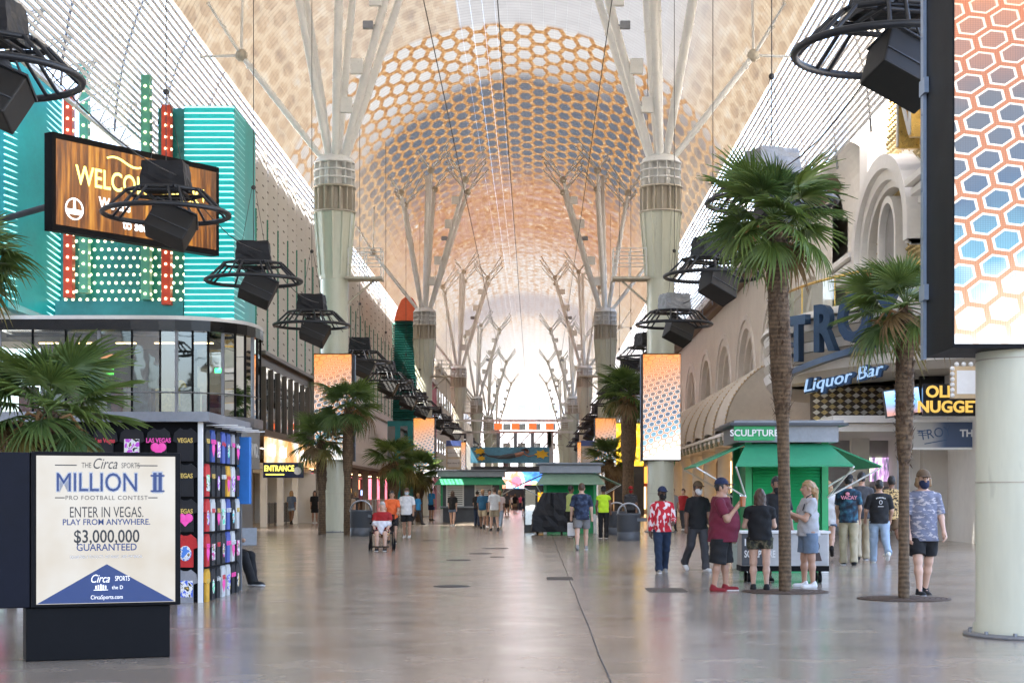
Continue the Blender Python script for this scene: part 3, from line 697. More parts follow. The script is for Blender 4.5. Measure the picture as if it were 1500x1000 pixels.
def billboard():
    L = Vector((PX(80, 66), 66, 0)); Rr = Vector((PX(318, 73.0), 73.0, 0)); d = Rr-L; ang = math.atan2(d.y, d.x); W_ = d.length
    t = thing('welcome_screen', 'tilted video billboard reading WELCOME BACK on a wood grain picture', 'billboard', (L.x*.773, L.y*.773, 1.4+10.95*.773), ang); t.scale = (.773, .773, .773)
    H = 3.55
    mb = MB(); mb.bx(-.12, W_+.12, 0, .5, -.2, H+.2); mb.build('casing', M_BLACK, t)
    def wood(tt):
        co = tt.coord('Object'); n = tt.noise(tt.scale(co, 1.6, 1, .09), 3.0, 5, .65); n2 = tt.noise(tt.scale(co, .8, 1, .05), 1.0, 2)
        c = tt.ramp(tt.m('ADD', tt.m('MULTIPLY', n, .65), tt.m('MULTIPLY', n2, .35)), [(.36, (.02, .006, .002)), (.47, (.18, .05, .008)), (.55, (.55, .19, .02)), (.66, (.95, .45, .06))])
        return c
    mb = MB(); mb.add([(.06, -.01, .05), (W_-.06, -.01, .05), (W_-.06, -.01, H-.05), (.06, -.01, H-.05)], [(0, 1, 2, 3)]); mb.build('picture', screen_mat('wood_picture', wood, .16), t)
    ye = emat('yellow_glow', (1, .80, .18), .55); wh = emat('white_glow', (1, 1, 1), .45)
    text('WELCOME BACK!', 1.12, ye, t, (W_/2+.15, -.03, H*.61), depth=.004, sx=.78, bold=.012)
    mb = MB(); mb.tube([(W_*.30 + 2.2*f, -.03, H*.87 + .14*math.sin(f*6.5+.4)) for f in [i/24 for i in range(40)]], .045, 6); mb.build('flourish', ye, t)
    text('We are', .62, wh, t, (W_*.345, -.03, H*.345), depth=.004, sx=.85, bold=.01); text('so happy', .62, wh, t, (W_*.70, -.03, H*.345), depth=.004, sx=.85, bold=.01)
    text('to see you', .62, wh, t, (W_/2+.2, -.03, H*.14), depth=.004, sx=.85, bold=.01)
    mb = MB(); cx, cz = .95, .78; mb.tube([(cx+.42*math.cos(a), -.03, cz+.42*math.sin(a)) for a in [2*math.pi*i/24 for i in range(24)]], .03, 6, closed=True)
    mb.cyl((cx, -.03, cz-.1), (cx, -.03, cz+.45), .07, .03, n=6); mb.box((cx, -.03, cz-.12), (.8, .02, .2)); mb.build('emblem', wh, t)
    mb = MB(); mb.cyl((W_*.3, .5, H*.5), (W_*.3, 7.5, H*.5-.5), .15, n=8); mb.cyl((W_*.8, .5, H*.5), (W_*.8, 4.5, H*.5-.5), .15, n=8); mb.build('mounting_arm', M_DGREY, t)
billboard()
def fin_facade():
    t = thing('finned_facade', 'long pale facade of dotted upright fins with green edges beyond the teal wall', 'facade', (-14.4, 80, 0))
    m = bpy.data.materials.new('dotted_fin'); tt = NT(m); co = tt.coord('Object'); X, Y, Z = tt.sep(co)
    dx = tt.m('SUBTRACT', tt.m('FLOORED_MODULO', X, .32), .16); dz = tt.m('SUBTRACT', tt.m('FLOORED_MODULO', tt.m('ADD', Z, tt.m('MULTIPLY', X, .9)), .62), .31)
    dot = tt.m('LESS_THAN', tt.m('ADD', tt.m('MULTIPLY', dx, dx), tt.m('MULTIPLY', dz, dz)), .0026)
    base = tt.ramp(tt.noise(tt.coord('World'), .35, 4), [(.3, (.72, .70, .66)), (.7, (.82, .80, .77))])
    tt.bsdf(tt.mix(dot, base, (.22, .20, .18)), .6)
    mb = MB(); mb.bx(-1.2, 0, -1, 92, 4.2, 19.2); mb.build('wall', M_FINW, t)
    n = 26; me = mg = mt = None
    for i in range(n):
        y = i*3.4
        if me is None:
            mb = MB(); mb.bx(0.0, .66, 0, .14, 8.8, 19.0); me = mb.mesh('fin'); me.materials.append(m)
            mb = MB(); mb.bx(.662, .72, -.02, .16, 8.8, 15.5); mg = mb.mesh('green_edge'); mg.materials.append(M_FGREEN)
            mb = MB()
            for k in range(38): mb.sphere((.70, .07, 8.9+k*.27), .035, 5, 4)
            mt = mb.mesh('edge_bulbs'); mt.materials.append(M_WHITE)
        f = link('fin', me, t, (0, y, 0)); link('green_edge', mg, f); stuff(link('edge_bulbs', mt, f, (0, 0, 6.3 if False else 0)))
    mb = MB(); mb.bx(-1.2, .8, -1, 92, 8.3, 8.78); mb.build('ledge', M_BEIGE, t)
    # lower sloping skirt and arcade
    mb = MB(); mb.prism([(0.02, 8.3), (.5, 8.3), (2.6, 4.3), (2.6, 3.5), (0.02, 3.5)], 'y', 11, 92); mb.build('sloping_skirt', M_BEIGE, t)
    mb = MB(); mb.bx(-3.5, 2.6, 11, 92, 3.32, 3.49); mb.build('soffit', mat('brown_soffit', (.16, .10, .06), .6, 0, .2, 1), t)
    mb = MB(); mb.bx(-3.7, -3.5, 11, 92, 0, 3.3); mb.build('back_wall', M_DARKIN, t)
    random.seed(9)
    cols = [(1, .55, .15), (1, .75, .4), (.9, .25, .12), (.3, .5, .9), (1, .85, .6), (.7, .2, .5)]
    for i in range(22):
        y = 13 + i*3.5; w = random.uniform(1.2, 2.8); z = random.choice([1.3, 1.6, 2.2]); h = random.uniform(.4, 1.0)
        mb = MB(); mb.bx(-3.48, -3.40, y, y+w, z, z+h); mb.build('lit_sign', emat('arcade_sign_%d' % (i % 6), cols[i % 6], .45), t)
        if i % 2: mb = MB(); mb.bx(-2.8, -1.8, y, y+1.6, 0, 1.15); mb.build('bar_counter', mat('bar_counter', (.12, .07, .04), .4, 0, .2, 2), t)
    for i in range(12):
        mb = MB(); mb.bx(1.6, 2.0, 14+i*6.6, 14.4+i*6.6, 0, 3.3); mb.build('pillar', M_TAN, t)
    for i in range(16):
        mb = MB(); mb.cyl((-.5, 14+i*4.8, 3.3), (-.5, 14+i*4.8, 3.22), .18, n=10); mb.build('downlight', M_WARM, t)
fin_facade()
def railing(name, label, x0, y0, x1, y1, h=1.1, gap=.14, m=None, group=None):
    t = thing(name, label, 'railing', (x0, y0, 0), math.atan2(y1-y0, x1-x0), group); L = math.hypot(x1-x0, y1-y0); m = m or M_DGREY
    mb = MB(); mb.cyl((0, 0, h), (L, 0, h), .025, n=6); mb.cyl((0, 0, .12), (L, 0, .12), .02, n=6); mb.build('rail', m, t)
    n = int(L/2)+1
    for i in range(n+1):
        mb = MB(); mb.cyl((L*i/n, 0, 0), (L*i/n, 0, h+.05), .03, n=6); mb.build('post', m, t)
    mb = MB()
    for i in range(int(L/gap)): mb.cyl((gap*i+.07, 0, .12), (gap*i+.07, 0, h), .009, n=4, caps=False)
    stuff(mb.build('bars', m, t))
railing('railing', 'dark metal railing before the recessed entrance under the ENTRANCE banner', -13.2, 79, -13.2, 90)
railing('railing', 'pale metal fence before the arcade bars behind the wheelchair', -9.6, 92, -9.6, 128, 1.25, .5, M_STEEL)
railing('railing', 'dark metal railing between the arch side column and the black tee walker', 8.2, 74, 8.2, 92)
def pylon():
    D = 130.0
    t = thing('pylon_sign', 'tall green louvred pylon with a rounded orange top behind the fins', 'sign', (PX(592, D), D, 0))
    k = D/F_PX; w = 17*k
    mb = MB(); mb.prism([(-w, PZ(615, D)), (w, PZ(615, D)), (w, PZ(470, D)), (-w*.8, PZ(470, D))], 'y', 0, 3); mb.build('body', mat('dark_green_panel', (.015, .13, .11), .5), t)
    n = 40
    for i in range(n):
        z = PZ(613, D) + (PZ(472, D)-PZ(613, D))*i/n; mb = MB(); mb.prism([(-.28, z), (0.0, z), (0.0, z+.12)], 'x', -w, w); o = mb.build('louvre', mat('green_louvre', (.02, .20, .17), .45, 0, .15, 1), t)
    poly = [(-w*.82, PZ(470, D)), (w, PZ(470, D)), (w, PZ(447, D)), (w*.8, PZ(438, D)), (w*.3, PZ(434, D)), (-w*.2, PZ(440, D)), (-w*.6, PZ(455, D))]
    mb = MB(); mb.prism(poly, 'y', -.4, 3); mb.build('orange_top', mat('orange_painted_top', (.75, .14, .05), .5), t)
    mb = MB(); mb.bx(-w-.4, w+1.2, 0, 3, 0, PZ(616, D)); mb.build('glass_base', mat('teal_glass_base', (.03, .28, .30), .15), t)
    for i in range(4): mb = MB(); mb.bx(-w-.38+i*1.0, -w+.2+i*1.0, -.03, 0, .3, PZ(624, D)); mb.build('pane', M_GLASSD, t)
pylon()
# ------------------------------------------------------------------ unseen block added out of frame on the left to shade the street
def sun_blocker():
    t = thing('shade_block', 'unseen tall pale block added to shade the street from direct sun', 'building', (-23, 10, 0))
    mb = MB(); mb.bx(-20, 0, -60, 57, 0, 64); mb.build('wall', mat('pale_bounce_wall', (.74, .70, .64), .7), t)  # added block keeps direct sun off the street; pale to bounce light
    for i in range(12):
        for j in range(13):
            mb = MB(); mb.bx(.0, .06, -42+i*7.6, -38+i*7.6, 5+j*5, 7.6+j*5); mb.build('window', M_GLASSD, t)
sun_blocker()
# ------------------------------------------------------------------ right side of the street
WX = 13.0
M_GOLD = mat('gold_leaf_metal', (.72, .47, .13), .28, .85, .2, 2)
M_GOLDD = mat('gold_mosaic', (.62, .47, .22), .42, .5, .25, 2)
M_NAVY = mat('navy_metal', (.035, .075, .15), .4, .3, .15, 2)
M_MOULD = mat('white_moulding', (.86, .84, .80), .6, 0, .06, .8)
M_BROWNED = mat('brown_cornice', (.20, .14, .10), .6)
def arcade():
    t = thing('arched_casino', 'long cream casino wall with nested arches above a scalloped awning', 'building', (WX, 70, 0))
    bay, nb = 12.0, 9; y00 = 2.0; zt = 15.2; zs, zl = 7.8, 4.0; ks = [4.7, 4.1, 3.5, 2.95, 2.4]; hs = [4.6, 4.1, 3.6, 3.1, 2.6]
    def arch(w, h, y): return zs + h*math.sqrt(max(0, 1-(y/w)**2))
    N = 20
    wall = MB(); w0 = ks[0]; ys = [-w0*math.cos(math.pi*i/N) for i in range(N+1)]
    for a, b in zip(ys, ys[1:]):
        wall.add([(0, a, arch(w0, hs[0], a)), (0, b, arch(w0, hs[0], b)), (0, b, zt), (0, a, zt)], [(0, 1, 2, 3)])
    for s in (-1, 1): wall.add([(0, s*w0, zl), (0, s*bay/2, zl), (0, s*bay/2, zt), (0, s*w0, zt)], [(0, 1, 2, 3)])
    me_wall = wall.mesh('wall_bay'); me_wall.materials.append(M_CREAM)
    rings_ = []
    for k in range(4):
        mb = MB(); x = .32*k; wA, hA, wB, hB = ks[k], hs[k], ks[k+1], hs[k+1]
        A = [(-wA, zl)] + [(-wA*math.cos(math.pi*i/N), zs+hA*math.sin(math.pi*i/N)) for i in range(N+1)] + [(wA, zl)]
        B = [(-wB, zl)] + [(-wB*math.cos(math.pi*i/N), zs+hB*math.sin(math.pi*i/N)) for i in range(N+1)] + [(wB, zl)]
        for i in range(len(A)-1):
            a, b, c, d = A[i], A[i+1], B[i+1], B[i]
            mb.add([(x, *a), (x, *b), (x, *c), (x, *d)], [(0, 1, 2, 3)])
            mb.add([(x, *d), (x, *c), (x+.32, *c), (x+.32, *d)], [(0, 1, 2, 3)])
            if k == 0: mb.add([(-.10, *a), (-.10, *b), (x, *b), (x, *a)], [(0, 1, 2, 3)])
        if k == 0:
            O = [(-(wA+.35), zl)] + [(-(wA+.35)*math.cos(math.pi*i/N), zs+(hA+.35)*math.sin(math.pi*i/N)) for i in range(N+1)] + [(wA+.35, zl)]
            for i in range(len(A)-1):
                mb.add([(-.10, *O[i]), (-.10, *O[i+1]), (-.10, *A[i+1]), (-.10, *A[i])], [(0, 1, 2, 3)]); mb.add([(-.10, *O[i]), (-.10, *O[i+1]), (0, *O[i+1]), (0, *O[i])], [(0, 1, 2, 3)])
        me = mb.mesh('arch_ring'); me.materials.append(M_MOULD if k % 2 == 0 else M_CREAM); rings_.append(me)
    mb = MB(); wB, hB = ks[4], hs[4]
    pan = [(-wB, zl)] + [(-wB*math.cos(math.pi*i/N), zs+hB*math.sin(math.pi*i/N)) for i in range(N+1)] + [(wB, zl)]
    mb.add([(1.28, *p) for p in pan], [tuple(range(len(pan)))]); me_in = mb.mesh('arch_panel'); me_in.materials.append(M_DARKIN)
    mb = MB(); mb.bx(1.1, 1.2, -2.3, 2.3, 0, .16); me_sl = mb.mesh('shutter_slat'); me_sl.materials.append(M_TAN)
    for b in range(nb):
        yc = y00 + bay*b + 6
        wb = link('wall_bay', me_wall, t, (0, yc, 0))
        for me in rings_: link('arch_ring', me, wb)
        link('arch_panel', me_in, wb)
        if b < 5:
            for k in range(14):
                z = zl+.4+k*.42; half = ks[4] if z < zs else ks[4]*math.sqrt(max(0.02, 1-((z-zs)/hs[4])**2))
                o = link('shutter_slat', me_sl, wb, (0, 0, z)); o.scale = (1, half/2.4, 1)
    L = y00 + bay*nb
    mb = MB(); mb.bx(1.4, 4, 0, L, 0, zt); mb.build('inner_block', M_CREAM, t)
    mb = MB(); mb.bx(-.9, 0.02, 0, L, zt-.25, zt); mb.bx(-.5, .02, 0, L, zt-.6, zt-.252); mb.build('cornice', M_BROWNED, t)
    mb = MB(); mb.bx(-1.0, 4, 0, L, zt+.002, zt+.5); mb.build('eave', M_MOULD, t)
    # scalloped barrel awning
    seg, ns = 5.2, 13; a0 = 8.0; prof = [(-(4.0*math.sin(R(a))), 4.5+3.7*math.cos(R(a))) for a in range(0, 91, 9)]
    mb = MB(); n2 = 8
    for j in range(n2):
        f0, f1 = j/n2, (j+1)/n2
        for (xa, za), (xb, zb) in zip(prof, prof[1:]):
            def q(x, z, f): b_ = .30*math.sin(math.pi*f); return (x*(1+b_*.10)-.0, f*seg, z + b_*.5*(-x/4.0+.2))
            mb.add([q(xa, za, f0), q(xb, zb, f0), q(xb, zb, f1), q(xa, za, f1)], [(0, 1, 2, 3)], True)
    me_aw = mb.mesh('awning_scallop'); me_aw.materials.append(mat('cream_awning_canvas', (.62, .57, .50), .7, 0, .10, .6))
    mb = MB()
    for i in range(30):
        a = R(90*i/29); mb.sphere((-4.06*math.sin(a), 0, 4.5+3.76*math.cos(a)), .06, 5, 4)
    me_b = mb.mesh('awning_bulbs'); me_b.materials.append(mat('amber_bulb_glass', (.55, .40, .22), .3))
    mb = MB(); mb.tube([(x*1.01, 0, z+.01) for x, z in prof], .05, 6); me_r = mb.mesh('awning_rib'); me_r.materials.append(M_TAN)
    for i in range(ns):
        link('awning_scallop', me_aw, t, (0, a0+i*seg, 0)); r = link('awning_rib', me_r, t, (0, a0+i*seg, 0)); stuff(link('awning_bulbs', me_b, r))
    mb = MB(); mb.prism([(p[0], p[1]) for p in prof] + [(0, 4.5)], 'y', a0-.06, a0-.01); mb.build('awning_end', MATS['cream_awning_canvas'], t)
    mb = MB(); mb.bx(-4.1, 0, a0-.1, a0+ns*seg, 4.12, 4.48); mb.bx(-4.25, -4.0, a0-.2, a0+ns*seg, 4.3, 4.44); mb.build('fascia', M_MOULD, t)
    for i in range(30):
        mb = MB(); y = a0+i*2.2; mb.sphere((-4.12, y+.7, 4.15), .22, 8, 6, (.4, 1, 1)); mb.box((-4.12, y+.7, 3.95), (.1, .9, .12)); mb.build('crest', mat('aged_green_bronze', (.25, .28, .22), .5, .3), t)
    # ground floor
    mb = MB(); mb.bx(0, 1.2, 0, L, 0, 4.1); mb.build('ground_wall', M_TAN, t)
    for i in range(9):
        y = 6 + i*7.4
        mb = MB(); mb.lathe([(.5, 0), (.5, .25), (.38, .35), (.35, 3.4), (.42, 3.6), (.5, 3.8), (.5, 4.1)], 16, (-2.6, y, 0)); mb.build('pillar', M_CREAM, t)
        mb = MB(); mb.bx(-.05, 0, y+1.2, y+3.2, .2, 2.9); d = mb.build('shop_window', M_BLACKG, t)
        mb = MB(); mb.bx(-.08, -.05, y+3.4, y+3.6, .1, 3.8); mb.bx(-.08, -.05, y+.8, y+1.0, .1, 3.8); mb.build('light_strip', M_WARM, d)
    for i in range(14):
        mb = MB(); mb.cyl((-1.6, 5+i*5, 4.1), (-1.6, 5+i*5, 4.03), .16, n=10); mb.build('downlight', M_WARM, t)
    return t
arcade()
def coffee_sign():
    D = 88; t = thing('coffee_sign', 'round green and white coffee shop sign under the scalloped awning', 'sign', (PX(945, D)+.9, D, PZ(675, D)), 0)
    g = mat('coffee_green', (.01, .22, .10), .4)
    mb = MB(); mb.cyl((0, 0, 0), (0, .18, 0), .72, n=28, smooth=False); mb.build('disc', g, t)
    mb = MB(); mb.tube([(.62*math.cos(a), -.012, .62*math.sin(a)) for a in [2*math.pi*i/28 for i in range(28)]], .03, 5, closed=True); mb.build('ring', M_WHITE, t)
    mb = MB()
    for i in range(5): mb.box((-.30+.15*i, -.012, -.05-.06*abs(2-i)), (.05, .02, .7-.12*abs(2-i)))
    mb.prism([(-.25, .38), (.25, .38), (.3, .52), (.12, .45), (0, .58), (-.12, .45), (-.3, .52)], 'y', -.02, -.005); mb.build('emblem', M_WHITE, t)
    mb = MB(); mb.bx(-.5, .5, 0, .15, -1.05, -.8); mb.build('plate', M_DGREY, t); mb = MB(); mb.cyl((0, .09, .7), (0, .09, 1.6), .04, n=6); mb.build('hanger', M_DGREY, t)
coffee_sign()
def portal():
    t = thing('gold_portal', 'cream facade with gold mosaic arch, mouldings and box letters beside the black screen casing', 'facade', (WX, 42, 0))
    # wall with an arched niche, mosaic panels and mouldings; local y from 0 (D=42) to 28 (D=70)
    mb = MB(); mb.bx(.3, 3, 0, 28, 0, 21); mb.build('wall', M_CREAM, t)
    yc, N = 18.0, 24
    def ringband(w0, h0, w1, h1, x0, zs, m, name, legs=0.6):
        mb = MB()
        A = [(-w0, zs-legs)] + [(-w0*math.cos(math.pi*i/N), zs+h0*math.sin(math.pi*i/N)) for i in range(N+1)] + [(w0, zs-legs)]
        B = [(-w1, zs-legs)] + [(-w1*math.cos(math.pi*i/N), zs+h1*math.sin(math.pi*i/N)) for i in range(N+1)] + [(w1, zs-legs)]
        for i in range(len(A)-1):
            mb.add([(x0, yc+A[i][0], A[i][1]), (x0, yc+A[i+1][0], A[i+1][1]), (x0, yc+B[i+1][0], B[i+1][1]), (x0, yc+B[i][0], B[i][1])], [(0, 1, 2, 3)])
            for Q in (A, B): mb.add([(x0, yc+Q[i][0], Q[i][1]), (x0, yc+Q[i+1][0], Q[i+1][1]), (.3, yc+Q[i+1][0], Q[i+1][1]), (.3, yc+Q[i][0], Q[i][1])], [(0, 1, 2, 3)])
        return mb.build(name, m, t)
    ringband(4.9, 3.1, 4.3, 2.6, -.55, 10.7, M_MOULD, 'outer_moulding'); ringband(4.3, 2.6, 3.8, 2.2, -.35, 10.7, M_MOULD, 'middle_moulding'); ringband(3.8, 2.2, 3.5, 1.95, -.15, 10.7, M_MOULD, 'inner_moulding')
    ringband(1.55, 1.5, 1.3, 1.25, -.2, 10.9, M_MOULD, 'niche_frame', 1.6)
    mb = MB(); w = 1.3; pan = [(-w, 9.3)] + [(-w*math.cos(math.pi*i/N), 10.9+1.25*math.sin(math.pi*i/N)) for i in range(N+1)] + [(w, 9.3)]
    mb.add([(.05, yc+p[0], p[1]) for p in pan], [tuple(range(len(pan)))]); mb.build('niche', mat('grey_niche', (.30, .29, .28), .7), t)
    # mosaic studs: small pyramids, one panel below the arch band, one in the gable above, one lower band
    def studs(test, y0, y1, z0, z1, s, name):
        mb = MB(); y = y0; r = 0
        zz = z0
        while zz < z1:
            y = y0 + (s/2 if r % 2 else 0)
            while y < y1:
                if test(y, zz):
                    a = s*.48; mb.add([(.28, y-a, zz), (.28, y, zz-a), (.28, y+a, zz), (.28, y, zz+a), (.12, y, zz)], [(0, 1, 4), (1, 2, 4), (2, 3, 4), (3, 0, 4)])
                y += s
            zz += s*.55; r += 1
        stuff(mb.build(name, M_GOLDD, t))
    def inarch(y, z): dy = (y-yc)/3.45; return z < 10.7+1.9*math.sqrt(max(0, 1-dy*dy)) and abs(dy) < 1 and not (abs(y-yc) < 1.6 and z < 10.9+1.5*math.sqrt(max(0, 1-((y-yc)/1.6)**2)))
    studs(inarch, yc-3.5, yc+3.5, 9.3, 12.8, .34, 'arch_mosaic')
    def gable(y, z):
        dy = (y-yc)/5.0; return z > 10.7+3.2*math.sqrt(max(0, 1-dy*dy)) + .1 and 9.5 < y < 20.5-(z-12)*.25
    studs(gable, 9.5, 23, 12.2, 20.5, .38, 'gable_mosaic')
    studs(lambda y, z: True, 22.8, 28, 9.4, 10.2, .34, 'band_mosaic'); studs(lambda y, z: True, 2, yc-5, 9.6, 11.0, .34, 'band_mosaic')
    for i, (z, o) in enumerate(((10.35, .5), (10.6, .75), (10.9, .95), (9.1, .35))):
        mb = MB(); mb.bx(.3-o, .3, 22.9, 28, z, z+.22); mb.build('moulding', M_MOULD, t)
        mb = MB(); mb.bx(.3-o, .3, 1, yc-5, z+.9 if i < 3 else 9.2, z+1.12 if i < 3 else 9.42); mb.build('moulding', M_MOULD, t)
    # tall white leg and scooped soffit
    mb = MB(); mb.bx(-.3, .3, 20.9, 22.4, 13.2, 20); mb.build('pilaster', M_MOULD, t)
    mb = MB()
    for i in range(10):
        a, b = R(9*i), R(9*(i+1)); q = lambda g: (.3-1.1*(1-math.cos(g)), 13.4+2.0*math.sin(g))
        (xa, za), (xb, zb) = q(a), q(b); mb.add([(xa, 22.4, za), (xa, 29.0, za), (xb, 29.0, zb), (xb, 22.4, zb)], [(0, 1, 2, 3)], True)
    mb.build('scooped_soffit', M_MOULD, t)
    # box letters
    for ch, y, z, sz, rot in (('N', 13.3, 14.4, 3.4, .3), ('O', 14.2, 17.0, 3.6, .2)):
        o = text(ch, sz, M_GOLD, t, (-.25, y, z), rot=(R(90), 0, R(-90)), depth=.35, name='box_letter', bold=.03)
        text(ch, sz, M_STEEL, o, (0, 0, .37), rot=(0, 0, 0), depth=.02, name='letter_face', bold=-.04)
    mb = MB(); mb.cyl((-1.2, 12.2, 16.0), (.3, 12.2, 15.6), .75, n=20); mb.build('lamp_drum', M_STEEL, t)
    mb = MB(); mb.cyl((-1.22, 12.2, 16.0), (-1.26, 12.2, 16.0), .62, n=20); mb.build('lamp_lens', mat('pink_lens', (.55, .38, .30), .3), t)
portal()
def marquee():
    cx, cy, ax, ay = 14.5, 60.0, 6.0, 11.0
    t = thing('bar_marquee', 'curved ribbed marquee with big navy letters and a glass balcony on top', 'marquee', (cx, cy, 0))
    A = [R(-70 + 5*i) for i in range(34)]     # from beyond the far side round to the near side
    def el(k, a): return (-ax*k*math.cos(a), -ay*k*math.sin(a))
    def drum(k0, k1, z0, z1, name, m):
        mb = MB(); n = len(A); vs = []
        for k, z in ((k0, z0), (k1, z1)): vs += [(*el(k, a), z) for a in A]
        mb.add(vs, [(i, i+1, n+i+1, n+i) for i in range(n-1)], True)
        for off, z in ((0, z0), (n, z1)): mb.add([vs[off+i] for i in range(n)] + [(3, 10, z), (3, -10, z)], [tuple(range(n+2))])
        return mb.build(name, m, t)
    zs = [5.6, 5.95, 6.3, 6.65, 7.0]
    for i, z in enumerate(zs): drum(.985, 1.0, z, z+.30, 'ribbed_band', M_MOULD if i % 2 == 0 else M_BEIGE); drum(.95, .95, z+.30, z+.35, 'groove', M_GOLD if i in (0, 2) else M_DGREY)
    drum(.95, .98, 5.35, 5.6, 'soffit', M_BEIGE); drum(1.02, 1.0, 7.36, 7.62, 'top_rim', M_MOULD)
    mb = MB(); n = len(A)
    for i in range(0, n-1):
        p, q = el(.95, A[i]), el(.95, A[i+1]); mb = MB(); mb.add([(*p, 7.7), (*q, 7.7), (*q, 8.6), (*p, 8.6)], [(0, 1, 2, 3)]); mb.build('balcony_pane', M_GLASSC, t)
    mb = MB(); mb.tube([(*el(.95, a), 8.65) for a in A], .05, 8); mb.build('gold_rail', M_GOLD, t)
    for i in range(0, n, 3): mb = MB(); mb.cyl((*el(.95, A[i]), 7.6), (*el(.95, A[i]), 8.65), .025, n=6); mb.build('rail_post', M_GOLD, t)
    for ch, a in (('T', 26), ('R', 36), ('O', 45.5), ('Y', 54.5)):
        a = R(a); x, y = el(1.06, a); nx, ny = -math.cos(a)/ax, -math.sin(a)/ay; rz = math.atan2(ny, nx) + math.pi/2 + .25
        o = text(ch, 2.05, M_NAVY, t, (x, y, 6.55 + .018*(math.degrees(a)-22)), rot=(R(90), R(0), rz), depth=.12, sx=.74, name='big_letter', bold=.07)
    for k, (a0, a1, z, h) in enumerate(((20, 50, 5.5, .2), (15, 24, 6.5, .14), (15, 23, 6.15, .12), (14, 22, 6.85, .12))):
        mb = MB(); pts = [(*el(1.06, R(a0+(a1-a0)*i/8)), z+.55*(i/8)*(k == 0)) for i in range(9)]
        for (p, q) in zip(pts, pts[1:]): mb.add([p, q, (q[0], q[1], q[2]+h), (p[0], p[1], p[2]+h), (p[0]+.2, p[1], p[2]), (q[0]+.2, q[1], q[2]), (q[0]+.2, q[1], q[2]+h), (p[0]+.2, p[1], p[2]+h)], [(0, 1, 2, 3), (4, 7, 6, 5), (0, 4, 5, 1), (3, 2, 6, 7)])
        mb.build('wing_bar', M_NAVY, t)
    a = R(43); x, y = el(1.10, a); rz = math.atan2(-math.sin(a)/ay, -math.cos(a)/ax) + math.pi/2 + .3
    o = text('Liquor Bar', .56, emat('pale_blue_neon', (.45, .68, 1), .10, (.25, .4, .6)), t, (x-.08, y-.1, 5.15), rot=(R(90), R(-8), rz), depth=.02, sx=1.25, name='script_letters', shear=.3)
    text('Liquor Bar', .56, M_NAVY, t, (x+.03, y-.02, 5.15), rot=(R(90), R(-8), rz), depth=.05, sx=1.25, name='script_backing', shear=.3, bold=.05)
    # walls below
    mb = MB(); mb.bx(-3.6, 3, 2.0, 2.4, 0, 5.35); mb.build('back_wall', mat('grey_plaster', (.36, .35, .34), .7, 0, .1, .6), t)
    mb = MB(); mb.bx(-2.0, 3, -7.0, -6.6, 0, 3.6); mb.build('front_wall', M_BEIGE, t)
    mb = MB(); mb.bx(-5.4, 1, -6.5, 2.0, 3.55, 3.8); mb.bx(-4.9, 1, -6.9, 2, 3.82, 4.05); mb.build('lower_canopy', M_MOULD, t)
    mb = MB(); mb.bx(-5.2, -3.0, -3.5, -3.35, 3.86, 4.0); mb.build('yellow_neon', emat('yellow_neon', (1, .75, .05), 1.5), t)
    for i in range(11):
        for j in range(6):
            mb = MB(); x = -4.6+i*.28; z = 4.2+j*.2; mb.prism([(x-.13, z), (x, z-.09), (x+.13, z), (x, z+.09)], 'y', -2.1, -2.0); mb.build('lattice_diamond', M_MOULD if (i+j) % 2 else M_GOLDD, t)
    mb = MB(); mb.bx(-4.8, 3, -1.99, -1.9, 4.06, 5.35); mb.build('lattice_back', M_BROWN, t)
    for i in range(16):
        mb = MB(); x = -1.6+i*.3; mb.prism([(x, 4.3), (x+.3, 4.3), (x+.15, 4.65)], 'y', -6.75, -6.62); mb.build('gold_triangle', M_GOLD if i % 2 else M_MOULD, t)
    mb = MB(); mb.bx(-2.0, 3, -6.6, -6.4, 3.6, 5.35); mb.build('sign_wall', M_BLACKG, t)
    mb = MB(); mb.bx(-3.0, -2.35, -.2, .2, 0, 3.55); mb.build('pillar', M_CREAM, t)
    mb = MB(); mb.cyl((-2.05, -4.2, 0), (-2.05, -4.2, 3.55), .17, n=12); mb.build('white_post', mat('blue_white_post', (.62, .67, .78), .4), t)
    fn = lambda tt: tt.ramp(tt.noise(tt.scale(tt.coord('World'), 3, 1, .8), 2.2, 4), [(.35, (.05, .06, .08)), (.5, (.45, .25, .5)), (.58, (.75, .8, .5)), (.7, (.3, .55, .7))])
    mb = MB(); mb.bx(-2.2, -.6, 1.9, 2.0, 2.0, 2.9); mb.build('mural_screen', screen_mat('mural_picture', fn, .35), t)
    mb = MB(); mb.bx(-3.4, -.4, 1.86, 1.99, .1, 1.8); mb.build('shop_counter', M_GREY, t)
    # glass doors
    d = MB(); d.bx(-1.15, -.05, -7.08, -7.0, 0, 2.45); dd = d.build('door', M_STEEL, t)
    for z0, z1 in ((.15, 1.12), (1.2, 2.0), (2.08, 2.38)):
        d = MB(); d.bx(-1.05, -.15, -7.1, -7.08, z0, z1); d.build('door_glass', M_BLACKG, dd)
    d = MB(); d.bx(0.0, 1.1, -7.08, -7.0, 0, 2.45); dd = d.build('door', M_STEEL, t)
    d = MB(); d.bx(.1, 1.0, -7.1, -7.08, .15, 2.38); d.build('door_glass', M_BLACKG, dd)
marquee()
